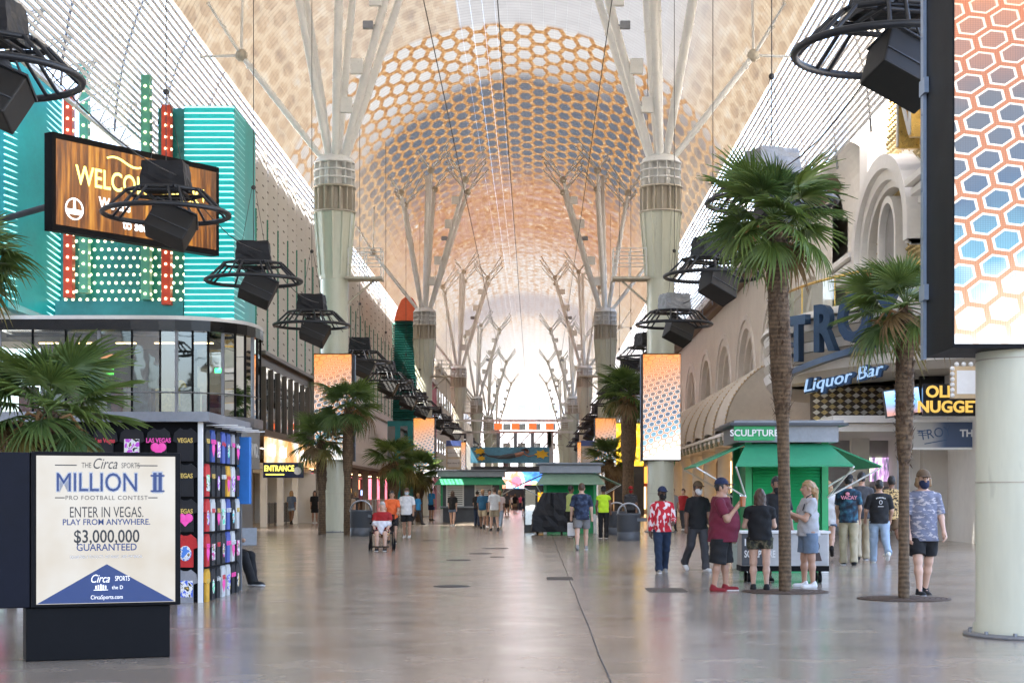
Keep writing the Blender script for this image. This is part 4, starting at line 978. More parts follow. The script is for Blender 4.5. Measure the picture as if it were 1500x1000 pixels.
def right_signs():
    D = 49.0
    s = thing('gold_letter_sign', 'black sign with two lines of gold letters above the grey banner', 'sign', (PX(1352, D), D, PZ(609, D)))
    w = 100*D/F_PX; h = 47*D/F_PX
    mb = MB(); mb.bx(0, w, 0, .15, 0, h); mb.build('panel', M_BLACKG, s)
    gl = emat('gold_letter', (1, .62, .12), .10, (.55, .33, .06))
    text('OLD', .48, gl, s, (.08, -.02, h*.74), depth=.02, align='LEFT', bold=.015); text('NUGGET', .48, gl, s, (-.18, -.02, h*.27), depth=.02, align='LEFT', bold=.015)
    s = thing('tilted_television', 'black television showing a blue skyline, tilted under the marquee', 'television', (PX(1322, 50), 50, PZ(610, 50)), 0)
    mb = MB(); M = Matrix.Rotation(R(-8), 3, 'Y'); mb.box((0, 0, .45), (1.15, .08, .86), M=M); mb.build('casing', M_BLACKG, s)
    fn = lambda tt: tt.ramp(tt.sep(tt.coord('Object'))[2], [(.1, (.25, .12, .10)), (.3, (.12, .16, .25)), (.5, (.12, .28, .60)), (.9, (.25, .45, .8))])
    mb = MB(); mb.box((0, -.045, .45), (1.05, .01, .76), M=M); mb.build('picture', screen_mat('tv_picture', fn, .6), s)
    mb = MB(); mb.cyl((0, .05, .5), (0, .6, 1.1), .04, n=6); mb.build('bracket', M_DGREY, s)
    s = thing('bar_banner', 'grey to blue banner with a winged logo above the glass doors', 'sign', (PX(1338, 50), 50, PZ(655, 50)))
    w = 120*50/F_PX; h = 37*50/F_PX
    m = bpy.data.materials.new('banner_fade'); t = NT(m); x = t.sep(t.coord('Object'))[0]; t.bsdf(t.ramp(x, [(.0, (.42, .41, .38)), (.55, (.36, .36, .36)), (.95, (.05, .09, .17)), (1, (.04, .07, .14))]), .4)
    mb = MB(); mb.bx(0, w, 0, .12, 0, h); mb.build('panel', m, s)
    mb = MB(); mb.bx(-.05, w+.05, -.03, .14, -.07, -.002); mb.bx(-.05, w+.05, -.03, .14, h+.002, h+.06); mb.build('frame', M_STEEL, s)
    text('TROY', .42, M_NAVY, s, (.66, -.006, h*.55), rot=(R(90), R(-10), 0), depth=.004, sx=.9); text('THE', .3, M_WHITE, s, (1.42, -.006, h*.55), depth=.004, align='LEFT', bold=.01)
    mb = MB()
    for k in range(3): mb.box((.28, -.006, h*.48+.07*k), (.26+.05*k, .006, .025))
    mb.box((.68, -.006, h*.22), (.7, .006, .03), M=Matrix.Rotation(R(-10), 3, 'Y')); mb.build('wing_mark', M_NAVY, s)
    s = thing('bulb_box_sign', 'small cream box sign edged with round bulbs beside the near column', 'sign', (PX(1412, 46), 46, PZ(583, 46)))
    mb = MB(); mb.bx(-.32, .5, 0, .3, 0, .9); mb.build('box', mat('tan_sign_box', (.55, .40, .22), .5), s); mb = MB(); mb.bx(-.2, .5, -.012, 0, .12, .78); mb.build('face', M_WHITE, s)
    for i in range(6): mb = MB(); mb.sphere((-.32, .02, .08+i*.15), .07, 8, 6); mb.build('bulb', M_WHITE, s)
    for i in range(4): mb = MB(); mb.sphere((-.2+i*.2, .02, .95), .07, 8, 6); mb.build('bulb', M_WHITE, s)
    # yellow lit panel and orange shop front further down
    D = 128.0; s = thing('yellow_sign', 'tall glowing yellow panel behind the palm beside the arch side screen', 'sign', (PX(920, D), D, 0))
    fn = lambda tt: tt.ramp(tt.noise(tt.scale(tt.coord('World'), 1, 1, 1), 2.5, 4, .7), [(.35, (.75, .30, .01)), (.5, (.95, .55, .02)), (.65, (1, .80, .15))])
    mb = MB(); mb.bx(-1.0, 1.2, 0, .4, PZ(682, D), PZ(620, D)); mb.build('panel', screen_mat('yellow_picture', fn, .4), s); mb = MB(); mb.bx(-1.06, 1.26, .1, .5, 0, PZ(618, D)); mb.build('casing', M_DGREY, s)
    D = 140.0; s = thing('orange_shop', 'orange lit shop front with white shelves below the yellow panel', 'shop', (PX(925, D), D, 0))
    mb = MB(); mb.bx(-2.6, 2.5, .5, 3, 0, 4.2); mb.build('wall', M_TAN, s); mb = MB(); mb.bx(-2.5, 2.4, .3, .5, 2.6, 4.1); mb.build('fascia', emat('orange_fascia', (1, .35, .06), .35), s)
    for k in range(5): mb = MB(); mb.bx(-2.3+k*.95, -1.6+k*.95, .4, .48, .4, 2.3); mb.build('lit_window', emat('warm_window', (1, .72, .38), .6), s)
    mb = MB(); mb.bx(-2.6, 2.5, -.3, .5, 2.35, 2.55); mb.build('red_ledge', mat('red_ledge', (.5, .06, .03), .5), s)
right_signs()
# ------------------------------------------------------------------ far part of the street
def far_part():
    cols = [((.45, .06, .10), 'red'), ((.50, .42, .33), 'tan'), ((.16, .26, .45), 'blue'), ((.55, .50, .44), 'cream')]
    def block(label, x0, x1, y0, y1, h, m, rows, ncol, face, lit=None):
        t = thing('far_building', label, 'building', ((x0+x1)/2, (y0+y1)/2, 0)); cx, cy = (x0+x1)/2, (y0+y1)/2
        mb = MB(); mb.bx(x0-cx, x1-cx, y0-cy, y1-cy, 0, h); mb.build('wall', m, t); mb = MB(); mb.bx(x0-cx-.3, x1-cx+.3, y0-cy-.3, y1-cy+.3, h+.002, h+.6); mb.build('parapet', M_BEIGE, t)
        for r in range(rows):
            for c in range(ncol):
                f = (c+.5)/ncol; z = 4 + r*(h-5)/rows; mb = MB()
                if face == 'x+': mb.bx(x1-cx, x1-cx+.06, y0-cy+(y1-y0)*f-1, y0-cy+(y1-y0)*f+1, z, z+1.6)
                elif face == 'x-': mb.bx(x0-cx-.06, x0-cx, y0-cy+(y1-y0)*f-1, y0-cy+(y1-y0)*f+1, z, z+1.6)
                else: mb.bx(x0-cx+(x1-x0)*f-1, x0-cx+(x1-x0)*f+1, y0-cy-.06, y0-cy, z, z+1.6)
                mb.build('window', M_GLASSD, t)
        return t
    block('red fronted building beyond the green pylon', -24, -12.5, 174, 205, 15, mat('far_red', cols[0][0], .6), 3, 6, 'x+')
    block('tan building beyond the red front', -26, -12.8, 207, 260, 18, mat('far_tan', cols[1][0], .7), 4, 9, 'x+')
    block('cream building at the far end on the fin side', -28, -13, 262, 330, 20, mat('far_cream', cols[3][0], .7), 4, 10, 'x+')
    block('blue grey building past the arched casino', 12.4, 26, 181, 230, 16, mat('far_blue', (.25, .30, .38), .6), 3, 8, 'x-')
    block('pale building at the far end on the arch side', 12, 27, 232, 330, 19, mat('far_pale', (.5, .46, .42), .7), 4, 12, 'x-')
    w = block('white hotel closing the street beyond the canopy', -30, 34, 440, 475, 62, mat('far_white', (.34, .34, .36), .6), 11, 16, 'y-')
    for k in range(9): mb = MB(); mb.bx(-10+k*1.9, -9.1+k*1.9, -17.8, -17.55, 22, 24.2+.9*((k*5) % 3)); mb.build('sign_stroke', mat('far_letter_grey', (.18, .22, .30), .6), w)
    # banner bridge
    D = 150.0; X = lambda x: PX(x, D); Z = lambda y: PZ(y, D)
    t = thing('banner_bridge', 'grey truss bridge across the street with orange lamps and a zip line platform', 'bridge', (0, D, 0))
    mb = MB()
    for x in (688, 806): mb.bx(X(x)-.3, X(x)+.3, 0, .6, 0, Z(632))
    mb.build('legs' if False else 'tower', M_STEEL, t)
    for yy in (615, 632): mb = MB(); mb.bx(X(640), X(840), 0, .5, Z(yy+2), Z(yy-1)); mb.build('beam', M_STEEL, t)
    mb = MB(); mb.bx(X(690), X(795), -.3, 3.5, Z(690), Z(683)); mb.build('deck', M_DGREY, t)
    for x in (730, 755, 780, 805):
        mb = MB(); mb.bx(X(x)-.35, X(x)+.35, -.3, .3, Z(629), Z(620)); mb.build('orange_lamp', emat('orange_lamp', (1, .16, .04), .2), t)
        mb = MB(); mb.bx(X(x)-.16, X(x)+.16, 0, .3, Z(655), Z(634)); mb.build('hanger', M_GREY, t)
    mb = MB()
    for i in range(6): mb.cyl((X(700)+i*1.2, .2, Z(655)), (X(700)+(i+1)*1.2, .2, Z(634)), .06, n=5)
    mb.build('bracing', M_STEEL, t)
    b = thing('picture_banner', 'wide blue banner of a swimming figure with yellow bursts hung on the bridge', 'banner', (X(747), D-.6, Z(678)))
    bw = (X(805)-X(690))/2; h = Z(655)-Z(678)
    mb = MB(); mb.bx(-bw, bw, 0, .15, 0, h); mb.build('panel', mat('blue_banner', (.10, .33, .50), .5, 0, .35, .4), b)
    mb = MB(); mb.tube([(-2.3, -.03, h*.62), (-2.0, -.03, h*.45), (-1.0, -.03, h*.36), (-.1, -.03, h*.42), (.5, -.03, h*.48)], [.02, .07, .16, .24, .2], 8); mb.prism([(-2.2, h*.5), (-2.7, h*.85), (-2.3, h*.62), (-2.75, h*.4)], 'y', -.05, -.02); mb.build('grey_tail', mat('swimmer_tail', (.07, .09, .11), .6), b)
    mb = MB(); mb.tube([(.4, -.03, h*.48), (.9, -.03, h*.55), (1.3, -.03, h*.66)], [.19, .2, .14], 8); mb.sphere((1.58, -.03, h*.72), .17, 8, 6, (1.1, .5, 1)); mb.tube([(1.2, -.05, h*.6), (1.7, -.05, h*.42), (2.25, -.05, h*.5)], [.07, .06, .04], 6); mb.build('swimming_figure', mat('swimmer_tone', (.40, .22, .16), .6), b)
    mb = MB(); mb.tube([(1.66, -.05, h*.80), (1.4, -.05, h*.86), (1.0, -.05, h*.82)], [.12, .13, .03], 6); mb.build('dark_hair', mat('swimmer_hair', (.05, .025, .02), .6), b)
    ym = mat('burst_yellow', (.85, .55, .03), .5)
    for x, z, r in ((2.9, h*.55, .55), (-2.75, h*.75, .42), (-2.6, h*.3, .32)):
        mb = MB(); n = 14; mb.prism([(x+(r if i % 2 else r*.62)*1.3*math.cos(2*math.pi*i/n), z+(r if i % 2 else r*.62)*.8*math.sin(2*math.pi*i/n)) for i in range(n)], 'y', -.05, -.01); mb.build('burst', ym, b)
    for x, nm in ((671, 'beside the fin side columns'), (858, 'beside the arch side columns')):
        s = thing('rule_sign', 'cream notice board with a blue header %s' % nm, 'sign', (X(x), D-8, 0), 0, 'notice boards by the bridge')
        D2 = D-8; k = D2/F_PX
        mb = MB(); mb.bx(-11*k, 11*k, 0, .3, PZ(692, D2), PZ(645, D2)); mb.build('panel', mat('cream_notice', (.72, .62, .45), .5), s)
        mb = MB(); mb.bx(-11*k, 11*k, -.03, 0, PZ(653, D2), PZ(645, D2)); mb.build('header', mat('blue_header', (.10, .16, .45), .5), s)
        for y in (663, 678): mb = MB(); mb.bbox((0, -.03, PZ(y, D2)), (18*k, .05, 12*k), .02); p = mb.build('notice', M_WHITE, s)
        text('Must be 21 to enter', 0.16, M_DGREY, s, (0, -.07, PZ(663, D2)), depth=.004); text('Must show ID', 0.2, M_DGREY, s, (0, -.07, PZ(678, D2)), depth=.004)
        mb = MB(); mb.bx(-.15, .15, .05, .25, 0, PZ(692, D2)); mb.build('post', M_GREY, s)
    # distant video walls and balloons of colour
    D = 190.0
    s = thing('video_wall', 'bright blue and white video wall below the bridge', 'screen', (PX(765, D), D, 0))
    fn = lambda tt: tt.ramp(tt.noise(tt.scale(tt.coord('World'), 1, 1, 1), .55, 4, .6), [(.35, (.03, .12, .65)), (.48, (.10, .35, .9)), (.56, (.9, .95, 1)), (.66, (.8, .25, .15))])
    mb = MB(); mb.bx(-3.6, 3.4, 0, .4, PZ(715, D), PZ(688, D)); mb.build('picture', screen_mat('video_blue', fn, .5), s); mb = MB(); mb.bx(-3.8, 3.6, .1, .6, 0, PZ(686, D)); mb.build('casing', M_DGREY, s)
    for x, y, c, nm in ((757, 705, (.85, .15, .22), 'red'), (775, 712, (.8, .3, .4), 'pink'), (783, 712, (.75, .78, .25), 'lime')):
        tag(MB().sphere((PX(x, 170), 170, PZ(y, 170)), .55, 12, 8).build('balloon_sign', emat('balloon_' + nm, c, .5)), '%s round sign hanging before the blue video wall' % nm, 'sign')
far_part()
# ------------------------------------------------------------------ palms
def leaf_mat(name, c0, c1):
    m = bpy.data.materials.new(name); t = NT(m); co = t.coord('Object')
    n = t.noise(co, 3.0, 3); tc = t.ramp(n, [(.3, c0), (.7, c1)])
    b = t.bsdf(tc, .42, spec=.4)
    tr = t.new('ShaderNodeBsdfTranslucent'); t.link(tc, tr.inputs[0]); mx = t.new('ShaderNodeMixShader'); mx.inputs[0].default_value = .28
    t.link(b.outputs[0], mx.inputs[1]); t.link(tr.outputs[0], mx.inputs[2]); t.link(mx.outputs[0], t.out.inputs[0]); MATS[name] = m; return m
M_LEAF = [leaf_mat('palm_leaf_fresh', (.075, .13, .028), (.17, .24, .06)), leaf_mat('palm_leaf_deep', (.05, .095, .024), (.12, .18, .05)), leaf_mat('palm_leaf_yellow', (.12, .12, .03), (.26, .20, .06))]
M_DRY = leaf_mat('palm_leaf_dry', (.14, .085, .035), (.28, .19, .09))
def trunk_mat():
    m = bpy.data.materials.new('palm_trunk_bark'); t = NT(m); co = t.coord('Object'); X, Y, Z = t.sep(co)
    n = t.noise(t.scale(co, 1, 1, .6), 14, 4, .7); ringz = t.m('ADD', t.m('MULTIPLY', t.m('SINE', t.m('ADD', t.m('MULTIPLY', Z, 96), t.m('MULTIPLY', t.noise(co, 4, 2), 5))), .10), n)
    c = t.ramp(ringz, [(.25, (.045, .028, .016)), (.5, (.11, .07, .038)), (.8, (.19, .125, .07))])
    t.bsdf(c, .85, bump=ringz, bstr=.8, bdist=.02); MATS['palm_trunk_bark'] = m; return m
M_TRUNK = trunk_mat(); M_FIBRE = mat('palm_fibre', (.10, .06, .035), .9, 0, .5, 8)
def frond_mesh(seed, droop, m, nb=30, span=235):
    rnd = random.Random(seed); mb = MB(); Lp = .62       # petiole along +y, blades fan out at its end
    def bend(s_): return Vector((0, s_, -.10*s_*s_))
    for i in range(6):
        a, b = Lp*i/6, Lp*(i+1)/6; mb.cyl(bend(a), bend(b), .016-.001*i, n=5, caps=False)
    hub = bend(Lp)
    for i in range(nb):
        f = (i+.5)/nb - .5; ang = R(span)*f + rnd.uniform(-.02, .02); L = (.80 - .30*abs(f*2)**1.6)*rnd.uniform(.88, 1.06)
        d = Vector((math.sin(ang), math.cos(ang), 0)); side = Vector((d.y, -d.x, 0)); tip = rnd.uniform(.6, 1.5)
        pts = []; nseg = 5
        for k in range(nseg+1):
            s_ = k/nseg; z = .10*math.cos(ang*1.0)*0 - droop*(s_**2.2)*L*.55*tip - .05*s_ + .12*abs(f)*s_
            pts.append(hub + d*(L*s_*(1-.10*droop*s_)) + Vector((0, 0, z)))
        ws = [.006, .026, .034, .028, .016, .002]
        vs = []
        for k, p in enumerate(pts):
            w = ws[k]*L/.8; vs += [p - side*w + Vector((0, 0, .010 if 0 < k < 5 else 0)), p + Vector((0, 0, -.008)), p + side*w + Vector((0, 0, .010 if 0 < k < 5 else 0))]
        fs = []
        for k in range(nseg):
            for j in range(2): fs.append((k*3+j, k*3+j+1, k*3+j+4, k*3+j+3))
        mb.add(vs, fs)
    me = bpy.data.meshes.new('frond'); me.from_pydata([tuple(v) for v in mb.v], [], mb.f); me.update(); me.materials.append(m); return me
FRONDS = [frond_mesh(10+i, dr, M_LEAF[k]) for i, (dr, k) in enumerate([(.25, 0), (.45, 0), (.55, 1), (.8, 1), (.35, 1), (.9, 0)])]
FR_Y = [frond_mesh(31, 1.1, M_LEAF[2]), frond_mesh(32, 1.4, M_DRY)]
def palm(label, x, D, ztop, s, nf=34, seed=1, lean=(0, 0), trunk=True, rt=(.115, .17), grate=False, group='fan palms along the street'):
    rnd = random.Random(seed); t = thing('fan_palm', label, 'palm', (x, D, 0), 0, group)
    top = Vector((lean[0], lean[1], ztop))
    if trunk:
        mb = MB(); pts = []; rr = []; n = 26
        for i in range(n+1):
            f = i/n; pts.append(Vector((lean[0]*f*f, lean[1]*f*f, ztop*f)))
            r = rt[0]*(1.12 - .2*f) if f < .45 else rt[0] + (rt[1]-rt[0])*min(1, (f-.45)/.12)
            if f > .9: r *= 1 - (f-.9)*3
            rr.append(r*(1+rnd.uniform(-.05, .05)))
        mb.tube(pts, rr, 14); tk = mb.build('trunk', M_TRUNK, t)
        mb = MB()
        for i in range(700):      # ragged fibre and old leaf bases on the upper half
            f = .46 + .54*rnd.random()**.9; a = rnd.uniform(0, 6.283); r = rt[1]*(1 if f > .56 else .8) * (1 if f < .9 else 1-(f-.9)*3)
            c = Vector((lean[0]*f*f, lean[1]*f*f, ztop*f)); o = Vector((math.cos(a), math.sin(a), 0)); b = c + o*r*.92; L = rnd.uniform(.08, .20)*(s*.5+.5)
            e = b + o*L*rnd.uniform(.2, .6) + Vector((0, 0, L*rnd.uniform(-.6, 1.2))); sd = Vector((-o.y, o.x, 0))*.02
            mb.add([b-sd, b+sd, e], [(0, 1, 2)])
        stuff(mb.build('trunk_fibre', M_FIBRE, tk))
        for k in range(3):
            mb = MB(); a = rnd.uniform(0, 6.28); p = top + Vector((0, 0, -.1)); mb.tube([p, p+Vector((math.cos(a)*.35*s, math.sin(a)*.35*s, .1)), p+Vector((math.cos(a)*.55*s, math.sin(a)*.55*s, -.12))], .02, 5)
            for q in range(14): e = p+Vector((math.cos(a)*.5*s, math.sin(a)*.5*s, -.05)); mb.cyl(e, e+Vector((rnd.uniform(-.2, .2), rnd.uniform(-.2, .2), rnd.uniform(-.3, .0)))*s, .008, n=3, caps=False)
            mb.build('flower_stalk', mat('palm_flower_stalk', (.30, .16, .06), .8), t)
    for i in range(nf):
        f = i/(nf-1); el = R(80 - 118*f + rnd.uniform(-9, 9)); az = i*2.39996 + rnd.uniform(-.25, .25)
        me = FRONDS[rnd.randrange(4)] if f < .8 else (rnd.choice([FRONDS[5], FRONDS[3], FR_Y[0], FR_Y[1]]) if trunk else FRONDS[3])
        o = link('frond', me, t, top + Vector((0, 0, .12*s*(1-f)))); sc = s*rnd.uniform(.85, 1.1)*(1 if f > .15 else .75); o.scale = (sc, sc, sc)
        q = Matrix.Rotation(az, 4, 'Z') @ Matrix.Rotation(el, 4, 'X') @ Matrix.Rotation(rnd.uniform(-.5, .5), 4, 'Y'); o.rotation_euler = q.to_euler()
    if grate:
        mb = MB()
        for ring in range(7):
            r0, r1 = .14+ring*.075, .19+ring*.075; mb.lathe([(r0, .012), (r1, .012), (r1, .004), (r0, .004), (r0, .012)], 28, cap=False)
        for k in range(12): a = 2*math.pi*k/12; mb.box((.37*math.cos(a), .37*math.sin(a), .009), (.52, .03, .010), rz=a)
        g = mb.build('tree_grate', mat('rusty_grate', (.10, .065, .045), .8, .2, .3, 9)); g.location = (x, D, 0); tag(g, 'round rusty tree grate around the foot of the %s palm' % ('tall thick' if rt[1] > .15 else 'slim short'), 'grate', 'tree grates')
palm('tall thick trunked fan palm in front of the green kiosk', PX(1150, 24.3), 24.3, 5.45, .90, 32, 3, (-.16, 0), rt=(.085, .155), grate=True)
palm('slim shorter fan palm beside the near column', PX(1324, 22.6), 22.6, 4.0, .74, 28, 8, (.02, 0), rt=(.07, .125), grate=True)
palm('fan palm before the fin side column with the screen', PX(509, 61), 61, 4.75, 1.1, 28, 11, (.02, 0), rt=(.13, .19))
palm('lower fan palm beside the ENTRANCE banner', PX(472, 62), 62, 3.55, 1.0, 26, 12, (-.05, 0), rt=(.13, .19))
palm('small fan palm behind the man in orange', PX(577, 86), 86, 3.3, 1.25, 28, 13, (0, 0), rt=(.2, .3))
palm('small fan palm beside the second fin side column', PX(614, 95), 95, 2.9, 1.3, 28, 14, (0, 0), rt=(.2, .3))
palm('tall fan palm before the yellow panel', PX(920, 76), 76, 6.1, 1.35, 34, 15, (.05, 0), rt=(.25, .36))
palm('short fan palm behind the dark covered kiosk', PX(893, 98), 98, 3.7, 1.3, 28, 16, (0, 0), rt=(.2, .3))
palm('bushy fan palm between the contest sign and the shirt kiosk', PX(70, 18.6), 18.6, 2.35, .82, 32, 21, (0, 0), rt=(.11, .15))
palm('tall fan palm in front of the teal louvre wing and glass shop', PX(-48, 27), 27, 5.3, .85, 28, 22, (0, 0), rt=(.12, .18))
# ------------------------------------------------------------------ contest sign
def contest_sign():
    A = Vector((PX(45, 13.9), 13.9, 0)); B = Vector((PX(265, 14.35), 14.35, 0)); d = B-A; W_ = d.length; ang = math.atan2(d.y, d.x)
    t = thing('contest_sign', 'lit poster stand for a three million dollar football contest on a black base', 'sign', (A.x, A.y, 0), ang)
    z0, z1 = .46, 1.79
    mb = MB(); mb.bbox((W_/2, .24, (z0+z1)/2), (W_, .46, z1-z0), .012); mb.build('cabinet', M_BLACK, t)
    mb = MB(); mb.bbox((-.18, .20, (z0+z1)/2-.003), (.35, .36, z1-z0-.01), .01); mb.build('side_cabinet', mat('navy_black_panel', (.006, .007, .014), .45, 0, .2, 2, spec=.12), t)
    mb = MB(); mb.bbox((W_/2-.06, .26, .23), (W_-.05, .40, .455), .008); mb.build('base', M_BLACK, t)
    px0, px1, pz0, pz1 = .045, W_-.05, z0+.03, z1-.035
    def paper(tt):
        co = tt.coord('Object'); X, Y, Z = tt.sep(co); n = tt.noise(co, 1.8, 3)
        return tt.ramp(n, [(.3, (.80, .72, .60)), (.5, (.88, .83, .75)), (.7, (.94, .92, .88))])
    mb = MB(); mb.add([(px0, 0, pz0), (px1, 0, pz0), (px1, 0, pz1), (px0, 0, pz1)], [(0, 1, 2, 3)]); p = mb.build('poster', screen_mat('lit_poster', paper, .13), t); p.location = (0, -.004, 0)
    w = px1-px0; h = pz1-pz0; cx = (px0+px1)/2; nv = emat('poster_navy', (.02, .07, .26), .015, (.01, .03, .12)); bk = emat('poster_black', (.02, .02, .03), .0, (.006, .006, .008)); wh = emat('poster_white', (1, 1, 1), .12); sil = emat('poster_silver', (.45, .48, .55), .04)
    def tx(body, z, size, m, sx=1, bold=0, shear=0, dx=0, y=-.008, sp=1.0): return text(body, size, m, t, (cx+dx, y, pz0+h*z), depth=.001, sx=sx, bold=bold, shear=shear, spacing=sp)
    tx('THE', .935, .065, bk, .7, dx=-.17); tx('Circa', .945, .13, bk, .75, shear=.35, dx=-.02); tx('SPORTS', .935, .065, bk, .7, dx=.20)
    for dx in (-.34, .34): mb = MB(); mb.bx(cx+dx-.09, cx+dx+.09, -.007, -.005, pz0+h*.933, pz0+h*.940); mb.build('rule', bk, t)
    tx('MILLION', .815, .225, sil, .80, .009, dx=-.08, y=-.006); tx('MILLION', .815, .225, nv, .80, .0, dx=-.08); tx('II', .815, .225, sil, .80, .018, dx=.43, y=-.006); tx('II', .815, .225, nv, .80, .007, dx=.43)
    for zz in (.762, .868): mb = MB(); mb.bx(cx+.37, cx+.49, -.0085, -.006, pz0+h*zz-.008, pz0+h*zz+.008); mb.build('rule', nv, t)
    tx('PRO FOOTBALL CONTEST', .715, .052, bk, 1.0, sp=1.15)
    for dx in (-.39, .39): mb = MB(); mb.bx(cx+dx-.04, cx+dx+.04, -.007, -.005, pz0+h*.713, pz0+h*.720); mb.build('rule', bk, t)
    tx('ENTER IN VEGAS.', .615, .13, bk, .62); tx('PLAY FROM ANYWHERE.', .55, .072, nv, .92, .001)
    tx('$3,000,000', .45, .155, bk, .80, .002, dx=.0); tx('GUARANTEED', .378, .085, nv, .92, .001); tx('QUARTERLY PAYOUTS. NO RAKE. 100% PAYBACK.', .315, .036, sil, .75)
    mb = MB(); mb.prism([(px0+.005, pz0+.004), (px1-.005, pz0+.004), (cx, pz0+h*.265)], 'y', -.006, -.0045); mb.build('blue_triangle', nv, t)
    tx('Circa', .165, .10, wh, .75, shear=.35, dx=-.06, y=-.01); tx('SPORTS', .165, .06, wh, .6, dx=.13, y=-.01); tx('the D', .105, .045, wh, .9, .0, dx=.09, y=-.01); tx('CircaSports.com', .04, .05, wh, .8, .0, y=-.01)
    mb = MB()
    for k in range(5): mb.box((cx-.09+.02*k, -.009, pz0+h*.108), (.012, .002, .03+.012*(2-abs(2-k))))
    mb.box((cx-.05, -.009, pz0+h*.09), (.12, .002, .006)); stuff(mb.build('small_crest', wh, t))
contest_sign()
# ------------------------------------------------------------------ shirt kiosk
SHIRT_COLS = [(.015, .015, .018), (.02, .02, .022), (.02, .018, .02), (.018, .018, .02), (.60, .60, .58), (.05, .09, .30), (.03, .03, .03), (.75, .40, .04), (.55, .03, .03), (.08, .12, .4), (.30, .30, .32), (.02, .02, .02)]
def tshirt_mesh(w, h):
    mb = MB(); s = w/2
    poly = [(-s*.62, 0), (s*.62, 0), (s*.62, h*.55), (s*.98, h*.60), (s*.86, h*.86), (s*.42, h), (s*.18, h*.955), (-s*.18, h*.955), (-s*.42, h), (-s*.86, h*.86), (-s*.98, h*.60), (-s*.62, h*.55)]
    mb.prism(poly, 'y', 0, .03); return mb
def shirt_kiosk():
    D0 = 21.8; x1 = PX(296, D0); t = thing('shirt_kiosk', 'square kiosk hung with printed souvenir shirts behind the contest sign', 'kiosk', (x1, D0, 0))
    H = 2.5; Wd = 3.0; Dp = 2.9
    mb = MB(); mb.bx(-Wd, -.06, .06, Dp, .05, H-.1); mb.build('body', M_BLACK, t)
    mb = MB(); mb.bx(-Wd-.1, .12, -.16, Dp+.1, H-.1, H+.03); mb.build('roof_edge', M_GREY, t)
    for (x, y) in ((-.02, .0), (-.02, Dp-.02), (-Wd, 0)): mb = MB(); mb.bx(x-.03, x+.03, y-.03, y+.03, 0, H-.1); mb.build('corner_post', M_WHITE if y == 0 and x > -1 else M_GREY, t)
    words = ['VEGAS', 'LAS VEGAS', 'LAS VEGAS', 'Las Vegas', 'VEGAS', 'VEGAS', 'Las Vegas', 'VEGAS']
    wc = [emat('print_gold', (.75, .55, .15), .05), emat('print_pink', (.85, .08, .45), .08), M_WHITE, emat('print_red', (.7, .05, .08), .05)]
    pm_ = bpy.data.materials.new('mixed_shirt_print'); tt = NT(pm_); oi = tt.new('ShaderNodeObjectInfo').outputs['Random']
    co_ = tt.new('ShaderNodeVectorMath', operation='ADD'); tt.link(tt.coord('Object'), co_.inputs[0]); tt.link(tt.comb(oi, tt.m('MULTIPLY', oi, 7.0), oi), co_.inputs[1])
    nn = tt.noise(co_.outputs[0], 13, 2); hue = tt.new('ShaderNodeHueSaturation'); hue.inputs['Color'].default_value = (.7, .08, .08, 1); tt.link(oi, hue.inputs['Hue'])
    tt.bsdf(tt.mix(tt.ramp(nn, [(.47, (0, 0, 0)), (.49, (1, 1, 1))]), hue.outputs[0], tt.ramp(nn, [(.5, (.85, .83, .8)), (.58, (.02, .02, .02)), (.66, (.75, .5, .1))], 'CONSTANT')), .7)
    k = 0; rnd = random.Random(4); sw, sh = .34, .44
    def shirt(x, y, z, rz, c, face):
        nonlocal k
        m = mat('shirt_cloth_%d' % (c % len(SHIRT_COLS)), SHIRT_COLS[c % len(SHIRT_COLS)], .85, 0, .15, 6, bump=.4, bscale=9)
        o = tshirt_mesh(sw, sh).build('hanging_shirt', m, t, (x, y, z), rz)
        pm = wc[k % 4]; v = k % 5
        if v in (0, 1, 3): text(words[k % 8], .085, pm, o, (0, -.006, sh*.62), depth=.002, sx=.8, bold=.002, name='print')
        if v in (1, 2, 4):
            mb = MB()
            if v == 1: mb.sphere((-.045, -.004, sh*.42), .06, 8, 6, (1, .08, 1)); mb.sphere((.045, -.004, sh*.42), .06, 8, 6, (1, .08, 1)); mb.prism([(-.1, sh*.40), (.1, sh*.40), (0, sh*.16)], 'y', -.006, -.001)
            elif v == 2: mb.box((0, -.004, sh*.42), (.20, .006, .22))
            else: mb.sphere((0, -.004, sh*.42), .085, 10, 8, (1, .06, 1.2))
            mb.build('print', wc[1] if v == 1 else pm_, o)
        k += 1
    for r in range(5):
        for c in range(8): shirt(-.22-c*.355, -.02, H-.62-r*.47, 0, [0, 1, 2, 3, 0, 1, 2, 3][c] if r == 0 else rnd.randrange(12), 'f')
    for r in range(5):
        for c in range(7): shirt(.03, .24+c*.37, H-.62-r*.47, R(90), rnd.randrange(12), 's')
    # shirts on hangers standing out from the side wall
    for r in range(5):
        for c in range(0):
            m = mat('shirt_cloth_%d' % ((r*3+c) % len(SHIRT_COLS)), SHIRT_COLS[(r*3+c) % len(SHIRT_COLS)], .85); z = H-.62-r*.47
            o = tshirt_mesh(sw, sh).build('hanging_shirt', m, t, (.22, .55+c*.5, z), R(8+rnd.uniform(-10, 10)))
            mb = MB(); mb.sphere((0, -.006, sh*.5), .07, 8, 6, (1, .06, 1)); mb.box((0, -.005, sh*.3), (.18, .006, .05)); mb.build('print', wc[(r+c) % 4], o)
    for i in range(5): mb = MB(); mb.cyl((.0, .3+i*.55, H-.13), (.42, .3+i*.55, H-.13), .01, n=5); mb.build('hanger_rail', M_STEEL, t)
